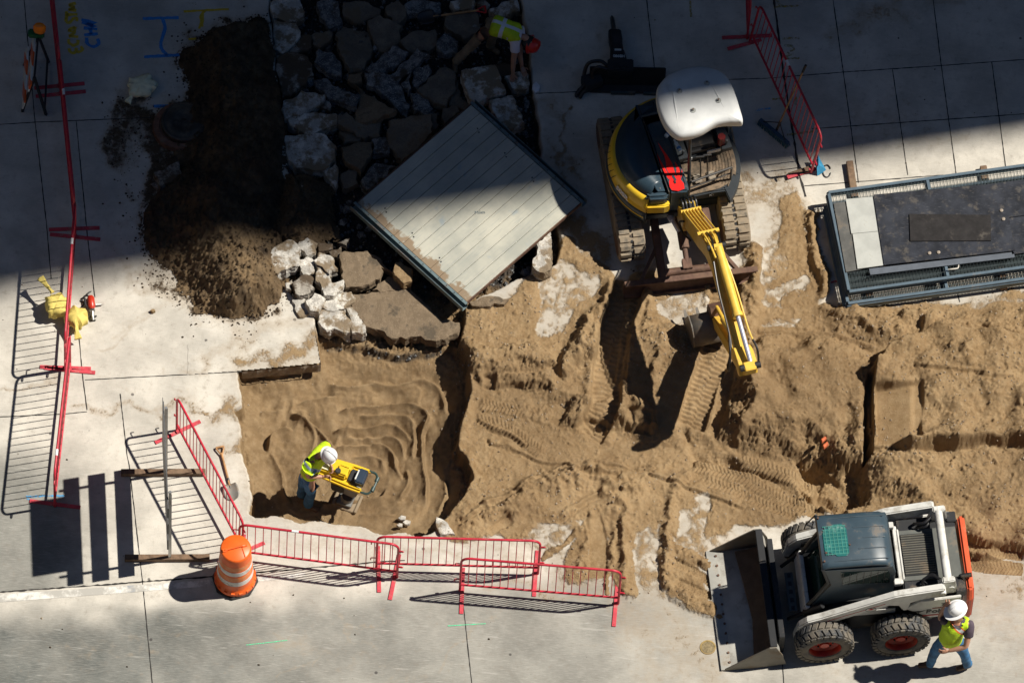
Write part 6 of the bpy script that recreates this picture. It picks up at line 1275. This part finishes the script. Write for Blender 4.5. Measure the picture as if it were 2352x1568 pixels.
# ================================================================ people
def skin(name, V, E_, m, parent, sub=2, smooth=True, z=None):
    me = bpy.data.meshes.new(name); me.from_pydata([v[0] for v in V], E_, []); o = bpy.data.objects.new('tmp', me); COL.objects.link(o)
    md = o.modifiers.new('skin', 'SKIN'); md.use_smooth_shade = True; md.branch_smoothing = .6
    for i, v in enumerate(V):
        r_ = v[1]; s_ = me.skin_vertices[0].data[i]; s_.radius = r_ if isinstance(r_, tuple) else (r_, r_); s_.use_root = (i == 0)
    if sub: o.modifiers.new('sub', 'SUBSURF').levels = sub
    dg = bpy.context.evaluated_depsgraph_get(); dg.update(); out = bpy.data.meshes.new_from_object(o.evaluated_get(dg)); bpy.data.objects.remove(o)
    out.materials.clear(); out.name = name
    if name in ('trousers', 'shirt', 'safety_vest'):
        from mathutils import noise as mn
        for v in out.vertices: q = v.co*11; v.co += v.normal*(.010*mn.noise(q)+.009*mn.noise(Vector((q.x*2.1, q.y*2.1, q.z*.8)))-.002)
    return mobj(name, out, m, parent, smooth)
SKIN = mat('skin', (.42, .22, .14), .5, var=.08); HATW = mat('hat_white', (.78, .78, .78), .3, var=.03, dirt=.06, dscale=9, dcol=(.4, .4, .4)); HATR = mat('hat_red', (.62, .02, .012), .3, var=.06)
JEAN = mat('blue_denim', (.035, .13, .27), .8, var=.35, vscale=9, dirt=.12, dcol=(.12, .20, .30), bmp=.4, bscale=40); KHAK = mat('khaki_cloth', (.20, .155, .10), .85, var=.25, vscale=9, dirt=.15, bmp=.4, bscale=35)
BOOT = mat('brown_boot', (.085, .05, .03), .7, var=.25, dirt=.3); SHRT = mat('grey_shirt', (.075, .055, .075), .85, var=.2, bmp=.3, bscale=40); WSH = mat('white_shirt', (.62, .60, .66), .8, var=.08)
def vest_mat(name, bands, base=(.55, .80, .015)):
    """hi-vis cloth; bands = [(axis, offset, half width, colour)] in local coordinates"""
    m, t, b = nodes_of(name); v = ocoord(t); n_ = noise(t, v, 9, 6, .65)
    c = mixc(t, vramp(t, n_, .3, .7), tuple(x*.80 for x in base), base); c = mixc(t, vramp(t, noise(t, v, 14, 5, .7), .62, .70, 0, .4), c, (.16, .19, .03))
    for ax, off, hw, col in bands:
        d = N(t, 'ShaderNodeVectorMath', operation='DOT_PRODUCT'); t.links.new(v, d.inputs[0]); d.inputs[1].default_value = Vector(ax).normalized()
        a = math_(t, 'ABSOLUTE', math_(t, 'SUBTRACT', math_(t, 'ADD', d.outputs['Value'], math_(t, 'MULTIPLY', math_(t, 'SUBTRACT', n_, .5), .02)), off)); c = mixc(t, math_(t, 'LESS_THAN', a, hw), c, col)
    t.links.new(c, b.inputs['Base Color']); b.inputs['Roughness'].default_value = .75; bump(t, b, noise(t, v, 22, 4), .5, .02); return m
def hand_parts(wrist, dirv, side, curl, thumb_side, s=1.0):
    """palm and five fingers as tubes; returns MB"""
    d = Vector(dirv).normalized(); sd = (Vector(side)-d*Vector(side).dot(d)).normalized(); nr = d.cross(sd); w = Vector(wrist); b = MB(); rings = []
    for u, hw, ht in ((-.02, .026, .020), (.0, .028, .019), (.035, .040, .019), (.075, .042, .016), (.09, .040, .012)):
        rings.append([w+d*u*s+sd*hw*s*math.cos(k*math.pi/5)+nr*ht*s*math.sin(k*math.pi/5) for k in range(10)])
    b.loft(rings)
    for i, (o_, L, r_) in enumerate(((-.030, .068, .0085), (-.010, .080, .009), (.011, .075, .009), (.031, .058, .008))):
        p = w+d*.080*s+sd*o_*s; pts = [p]; a = 0
        for k, f in enumerate((.45, .30, .25)): a += R(curl*(.6+.2*k)); p = p+(d*math.cos(a)+nr*math.sin(a)+sd*o_*.6)*L*f*s; pts.append(p)
        b.tube(pts, [r_*s*1.1, r_*s, r_*s*.95, r_*s*.6], 7)
    p = w+d*.025*s+sd*thumb_side*.032*s; q = p+(d*.6+sd*thumb_side*.8+nr*.35)*.036*s; b.tube([p, q, q+(d*.85+sd*thumb_side*.2+nr*.5)*.03*s], [.012*s, .0105*s, .006*s], 7); return b
def person(label, loc, J_, spec):
    """J_: joints in world coordinates, spec: clothing"""
    t = thing('person', label, 'person', loc); o = Vector(loc); j = {k: Vector(v)-o for k, v in J_.items()}
    hp_, nk, hd = j['pelvis'], j['neck'], j['head']; up = (hd-nk).normalized(); fwd = (spec['face']-up*spec['face'].dot(up)).normalized(); sd = up.cross(fwd)
    ch_ = hp_.lerp(nk, .68); bl = hp_.lerp(nk, .30)+(j['belly'] if 'belly' in j else Vector())
    V = [(hp_, .118), (bl, .115), (ch_, .135), (nk, .058), (hd-up*.05, .070), (hd+up*.03, .092), (hd+up*.10, .070)]; E_ = [(0, 1), (1, 2), (2, 3), (3, 4), (4, 5), (5, 6)]
    def limb(root, pts, rs):
        k = root
        for p, r_ in zip(pts, rs): V.append((p, r_)); E_.append((k, len(V)-1)); k = len(V)-1
        return k
    for s in 'LR':
        sh = j['sh'+s]; limb(2, [sh, sh.lerp(j['el'+s], .5), j['el'+s], j['el'+s].lerp(j['ha'+s], .5), j['ha'+s]], [.062, .052, .043, .038, .027])
        hi = j['hi'+s]; limb(0, [hi, hi.lerp(j['kn'+s], .5), j['kn'+s], j['kn'+s].lerp(j['an'+s], .45), j['an'+s]], [.088, .078, .060, .055, .042])
    body = skin('body', V, E_, SKIN, t)
    # face, ears and hands belong to the body mesh
    bm = bmesh.new(); bm.from_mesh(body.data); fb = MB()
    fb.tube([hd+fwd*.085+up*.035, hd+fwd*.112-up*.005, hd+fwd*.092-up*.022], [.008, .016, .010], 7)
    for s_ in (-1, 1): fb.lathe([(0, -.008), (.022, -.004), (.026, .004), (0, .010)], 10, lambda p: hd+sd*s_*(.088+p.z)+up*(p.y*1.3)+fwd*p.x*.7)
    for s in 'LR':
        dv = (j['ha'+s]-j['el'+s]).normalized(); hs = spec.get('hand'+s, {}); hm = hand_parts(j['ha'+s], hs.get('dir', dv), hs.get('side', sd), hs.get('curl', 28), hs.get('thumb', 1)); fb.add(hm.v, hm.f)
    tm = fb.mesh('tmp'); bm.from_mesh(tm); bm.to_mesh(body.data); bm.free(); bpy.data.meshes.remove(tm); body.data.polygons.foreach_set('use_smooth', [True]*len(body.data.polygons))
    em = mat('eye', (.02, .015, .012), .2)
    for s_ in (-1, 1): q = MB(); q.lathe([(0, -.008), (.010, 0), (0, .008)], 8, lambda p: hd+fwd*(.086+p.z*.4)+sd*s_*.034+up*(.032+p.y)+sd*p.x); q.build('eye', em, t)
    q = MB(); q.tube([hd+fwd*.088+sd*.024-up*.052, hd+fwd*.096-up*.054, hd+fwd*.088-sd*.024-up*.052], .006, 6); q.build('mouth', mat('lips', (.30, .10, .08), .5), t)
    # trousers
    V = [(hp_+(hp_-bl)*.1, .140), (hp_.lerp(bl, .7), .138)]; E_ = [(0, 1)]
    for s in 'LR':
        hi, kn, an = j['hi'+s], j['kn'+s], j['an'+s]; limb(0, [hi, hi.lerp(kn, .5), kn, kn.lerp(an, .5), an+(kn-an).normalized()*.03, an+(an-kn).normalized()*.015], [.110, .100, .082, .078, .078, .074])
    skin('trousers', V, E_, spec['trousers'], t)
    for s in 'LR':
        an = j['an'+s]; f = spec['toe'+s].normalized(); an = Vector((an.x, an.y, an.z)); V = [(an+Vector((0, 0, .05)), .060), (an+Vector((0, 0, -.01)), .055), (an-f*.055+Vector((0, 0, -.045)), .045), (an+f*.08+Vector((0, 0, -.045)), .050), (an+f*.175+Vector((0, 0, -.055)), .040)]
        skin('boot', V, [(0, 1), (1, 2), (1, 3), (3, 4)], spec.get('boot', BOOT), t)
    # shirt with sleeves, then vest over it
    V = [(bl.lerp(hp_, .6), .137), (bl, .142*spec.get('bulk', 1.)), (ch_, .150*spec.get('bulk', 1.)), (ch_.lerp(nk, .7), .085)]; E_ = [(0, 1), (1, 2), (2, 3)]
    for s in 'LR': limb(2, [j['sh'+s], j['sh'+s].lerp(j['el'+s], .45), j['sh'+s].lerp(j['el'+s], spec.get('sleeve', .62))], [.086, .080, .080])
    skin('shirt', V, E_, spec['shirt'], t)
    k_ = spec.get('bulk', 1.); V = [(hp_.lerp(bl, spec.get('hem', -.1)), .185), (hp_.lerp(bl, .6), .180), (bl.lerp(ch_, .5), .178), (ch_, .178), (ch_.lerp(nk, .66), .126)]; V = [(p, r_*k_) for p, r_ in V]; E_ = [(0, 1), (1, 2), (2, 3), (3, 4)]
    for s in 'LR': limb(3, [ch_.lerp(j['sh'+s], .75), j['sh'+s].lerp(j['el'+s], spec.get('vsleeve', .04))], [.125, .108])
    skin('safety_vest', V, E_, spec['vest'], t)
    # hard hat
    tl = spec.get('hat_up', up).normalized(); ff = (fwd-tl*fwd.dot(tl)).normalized(); ss = tl.cross(ff); hc = hd+up*.05
    mp_ = lambda p: hc+ff*p.x*1.12+ss*p.y+tl*p.z
    q = MB(); q.lathe([(.106, 0), (.108, .03), (.100, .07), (.078, .108), (.040, .128), (0, .133)], 32, mp_); hat = q.build('hard_hat', spec['hat'], t, smooth=True)
    q = MB(); wb = spec.get('brim', .035)
    q.loft([[mp_(Vector(((.106+wb*f)*math.cos(a)+(wb*.8*f if math.cos(a) > 0 else 0)*math.cos(a), (.106+wb*f*.9)*math.sin(a), -.012*f+dz))) for a in np.linspace(0, 2*math.pi, 33)[:-1]] for f, dz in ((0, .012), (1, .002), (1, -.004), (0, -.002))]); q.build('brim', spec['hat'], hat, smooth=True)
    q = MB(); q.tube([mp_(Vector((x, 0, z))) for x, z in ((.100, .06), (.076, .113), (.028, .136), (-.028, .136), (-.076, .113), (-.100, .06))], .011, 8); q.build('ridge', spec['hat'], hat, smooth=True)
    return t, j, hat
# --- walking man with the white full-brim hat beside the loader
def q3(x, y): return (2082.5+x*.125, 1359.75+y*.125)
def W3(x, y, z): return G(*q3(x, y), z)
def WP(x, y, z): return G(x, y, z)
J3 = dict(pelvis=WP(2183,1464,.92), neck=WP(2199,1422,1.47), head=WP(2197,1404,1.62), shL=WP(2229,1430,1.38), shR=WP(2173,1424,1.40), elL=W3(1090,1000,1.08), haL=W3(760,1075,.98), elR=WP(2158,1418,1.36), haR=W3(700,250,1.62),
          hiL=WP(2198,1466,.88), hiR=WP(2166,1466,.88), knL=WP(2216,1502,.48), knR=WP(2146,1499,.50), anL=W3(1120,1330,.10), anR=W3(430,1310,.10))
J3 = {k: Vector(v) for k, v in J3.items()}; f3 = Vector((-.75, -.65, -.1))
vm3 = vest_mat('hi_vis_orange_trim', [((0, 0, 1), .86, .050, (.85, .20, .03)), ((0, 0, 1), .86, .028, (.62, .64, .66)), ((.75, .2, .55), .86, .048, (.85, .20, .03)), ((.75, .2, .55), .86, .026, (.62, .64, .66))])
person('person in white full-brim hard hat and hi-vis vest walking past the loader', G(2172, 1528), J3, dict(face=f3, trousers=JEAN, shirt=SHRT, vest=vm3, hat=HATW, brim=.040, toeL=Vector((-.9, -.3, 0)), toeR=Vector((-1, -.05, 0)), hem=-.75, bulk=1.06, handL=dict(dir=Vector((-.95, -.2, -.1)), side=Vector((0, .3, 1)), curl=40), handR=dict(dir=Vector((.6, .2, .7)), side=Vector((0, 1, 0)), curl=35), hat_up=Vector((-.12, -.18, 1))))
# --- man with the rammer in the pit
def q2(x, y): return (661.5+x*.1328, 992.25+y*.1328)
zf = -.44
J2 = dict(pelvis=WP(705,1096,.46), neck=WP(737,1043,.93), head=WP(750,1044,1.03), shL=WP(748,1018,.90), shR=WP(711,1065,.88), elR=WP(707,1094,.64), haR=WP(742,1094,.60), elL=WP(752,1043,.72), haL=WP(760,1068,.60),
          hiL=WP(702,1089,.42), hiR=WP(709,1104,.42), knR=WP(715,1130,.02), anR=WP(707,1159,zf+.10), knL=WP(697,1112,.02), anL=WP(692,1137,zf+.10))
J2 = {k: Vector(v) for k, v in J2.items()}; ax2 = (J2['neck']-J2['pelvis'])
vm2 = vest_mat('hi_vis_blue_band', [(Vector((.55, .3, .55)), .86, .024, (.32, .42, .58))], (.58, .80, .012))
p2, j2, h2_ = person('person in white hard hat and hi-vis shirt bending over a rammer in the pit', G(702, 1160, zf), J2, dict(face=Vector((.85, -.45, -.35)), trousers=JEAN, shirt=vm2, vest=vm2, hat=HATW, brim=.018, toeR=Vector((.95, -.3, 0)), toeL=Vector((.9, -.2, 0)), sleeve=.70, vsleeve=.5, hem=.1, bulk=.80, handR=dict(curl=60, side=Vector((0, 0, 1))), handL=dict(curl=60, side=Vector((0, 0, 1))), hat_up=Vector((.55, -.32, .75))))
# --- bending man in the rubble
J1 = dict(pelvis=WP(1128,56,.74), neck=WP(1203,82,.70), head=WP(1215,98,.60), shL=WP(1197,66,.72), shR=WP(1186,96,.68), elR=WP(1179,143,.36), haR=WP(1178,171,.14), elL=WP(1194,128,.38), haL=WP(1199,154,.14),
          hiL=WP(1127,48,.70), hiR=WP(1122,66,.70), knR=WP(1085,103,.36), anR=WP(1046,143,-.02), knL=WP(1132,78,.30), anL=WP(1126,106,-.06))
J1 = {k: Vector(v) for k, v in J1.items()}; a1 = (J1['neck']-J1['pelvis']).normalized(); o1 = G(1120, 120, -.1)
sd1 = (J1['shL']-J1['shR']).normalized(); pc1 = J1['pelvis'].lerp(J1['neck'], .36)-o1
vm1 = vest_mat('hi_vis_grey_cross', [(a1, a1.dot(pc1), .028, (.62, .64, .68)), (sd1, sd1.dot(J1['neck']-o1)+.02, .026, (.62, .64, .68))], (.50, .66, .012))
person('person in red hard hat and hi-vis vest bending down over the broken paving', o1, J1, dict(face=Vector((.62, -.35, -.70)), trousers=KHAK, shirt=WSH, vest=vm1, hat=HATR, brim=.022, toeR=Vector((.05, -1, 0)), toeL=Vector((.8, -.5, 0)), boot=mat('tan_boot', (.15, .10, .055), .75, var=.25, dirt=.2), sleeve=.5, handR=dict(curl=65, side=Vector((1, 0, 0))), handL=dict(curl=14, side=Vector((1, .3, 0)), dir=Vector((.35, -.75, -.3))), hat_up=Vector((.85, -.30, .25))))
hr = MB(); hr.lathe([(.0, -.10), (.085, -.06), (.105, 0), (.10, .05), (.05, .09), (0, .10)], 20); k1 = hr.build('hair', mat('dark_hair', (.012, .010, .010), .6), bpy.data.objects['person.002'], smooth=True); k1.location = J1['head']-o1-(Vector((.85, -.30, .25)).normalized())*.015
# ================================================================ rammer held by the man in the pit
rm_ = thing('rammer', 'yellow trench rammer with a black guard bar held by the worker in the pit', 'rammer', G(795, 1152, zf), R(-18))
RMY = mat('rammer_yellow', (.74, .48, .02), .35, var=.06, dirt=.10); RMG = mat('rammer_grey', (.20, .20, .19), .5, .3, dirt=.25); tl_ = Matrix.Rotation(R(12), 3, 'Y')
b = MB(); b.box((.02, 0, .03), (.36, .30, .04)); b.box((.19, 0, .05), (.04, .30, .05)); b.box((-.15, 0, .055), (.05, .28, .06)); b.build('ramming_shoe', mat('shoe_wood', (.26, .20, .13), .8, dirt=.4), rm_, bev=.008)
b = MB(); b.tube([(-.0, 0, .06), (.03, 0, .22)], [.10, .085], 18); b.box((.0, 0, .09), (.22, .22, .05)); b.build('foot_casting', RMG, rm_, bev=.006)
b = MB(); prf = []
for k in range(13): prf.append((.095 if k % 2 else .075, .22+.20*k/12))
b.lathe(prf, 24, lambda p: Vector((p.x+.03+(p.z-.22)*.2, p.y, p.z))); b.build('bellows', BLACK, rm_, smooth=True)
b = MB(); b.box((.08, 0, .56), (.24, .22, .28), tl_); b.build('crankcase', RMG, rm_, bev=.03); b = MB(); b.box((-.10, -.02, .60), (.20, .24, .22)); b.build('engine', DSTEEL, rm_, bev=.02)
def Rp(x, y, z): return (x, y, z)
b = MB(); b.prism([(-.44, -.17), (.06, -.20), (.30, -.20), (.30, -.13), (.06, -.12), (.06, .12), (.30, .13), (.30, .20), (.06, .20), (-.44, .17)], .80, .90); b.build('handle_frame', RMY, rm_, bev=.03)
b = MB(); b.box((-.20, .0, .93), (.46, .22, .10)); b.box((-.06, -.02, .98), (.18, .16, .05)); b.build('fuel_tank', RMY, rm_, bev=.03, seg=3)
b = MB(); b.cyl((-.12, -.06, .99), (-.12, -.06, 1.04), .042, n=16); b.build('tank_cap', BLACK, rm_, bev=.006)
b = MB(); b.box((-.32, -.02, .984), (.12, .14, .006)); b.build('warning_label', mat('label_cream', (.7, .66, .5), .5), rm_)
b = MB(); b.box((.22, .0, .93), (.13, .24, .14)); b.build('air_filter', mat('filter_navy', (.02, .035, .06), .4, var=.15), rm_, bev=.015)
b = MB(); b.box((.10, .0, .88), (.12, .20, .08)); b.build('carburettor', DSTEEL, rm_, bev=.01)
b = MB(); b.box((.155, .0, .95), (.02, .16, .10)); b.build('filter_plate', mat('plate_white', (.6, .62, .62), .4), rm_)
b = MB(); b.tube(spline([(.28, -.18, .86), (.38, -.17, .86), (.43, -.08, .88), (.43, .08, .88), (.38, .17, .86), (.28, .18, .86)]), .018, 8); b.tube([(.43, -.12, .88), (.43, -.05, .88)], .030, 10); b.tube([(.43, .05, .88), (.43, .12, .88)], .030, 10); b.build('guard_bar', mat('guard_green', (.03, .06, .055), .45), rm_, smooth=True)
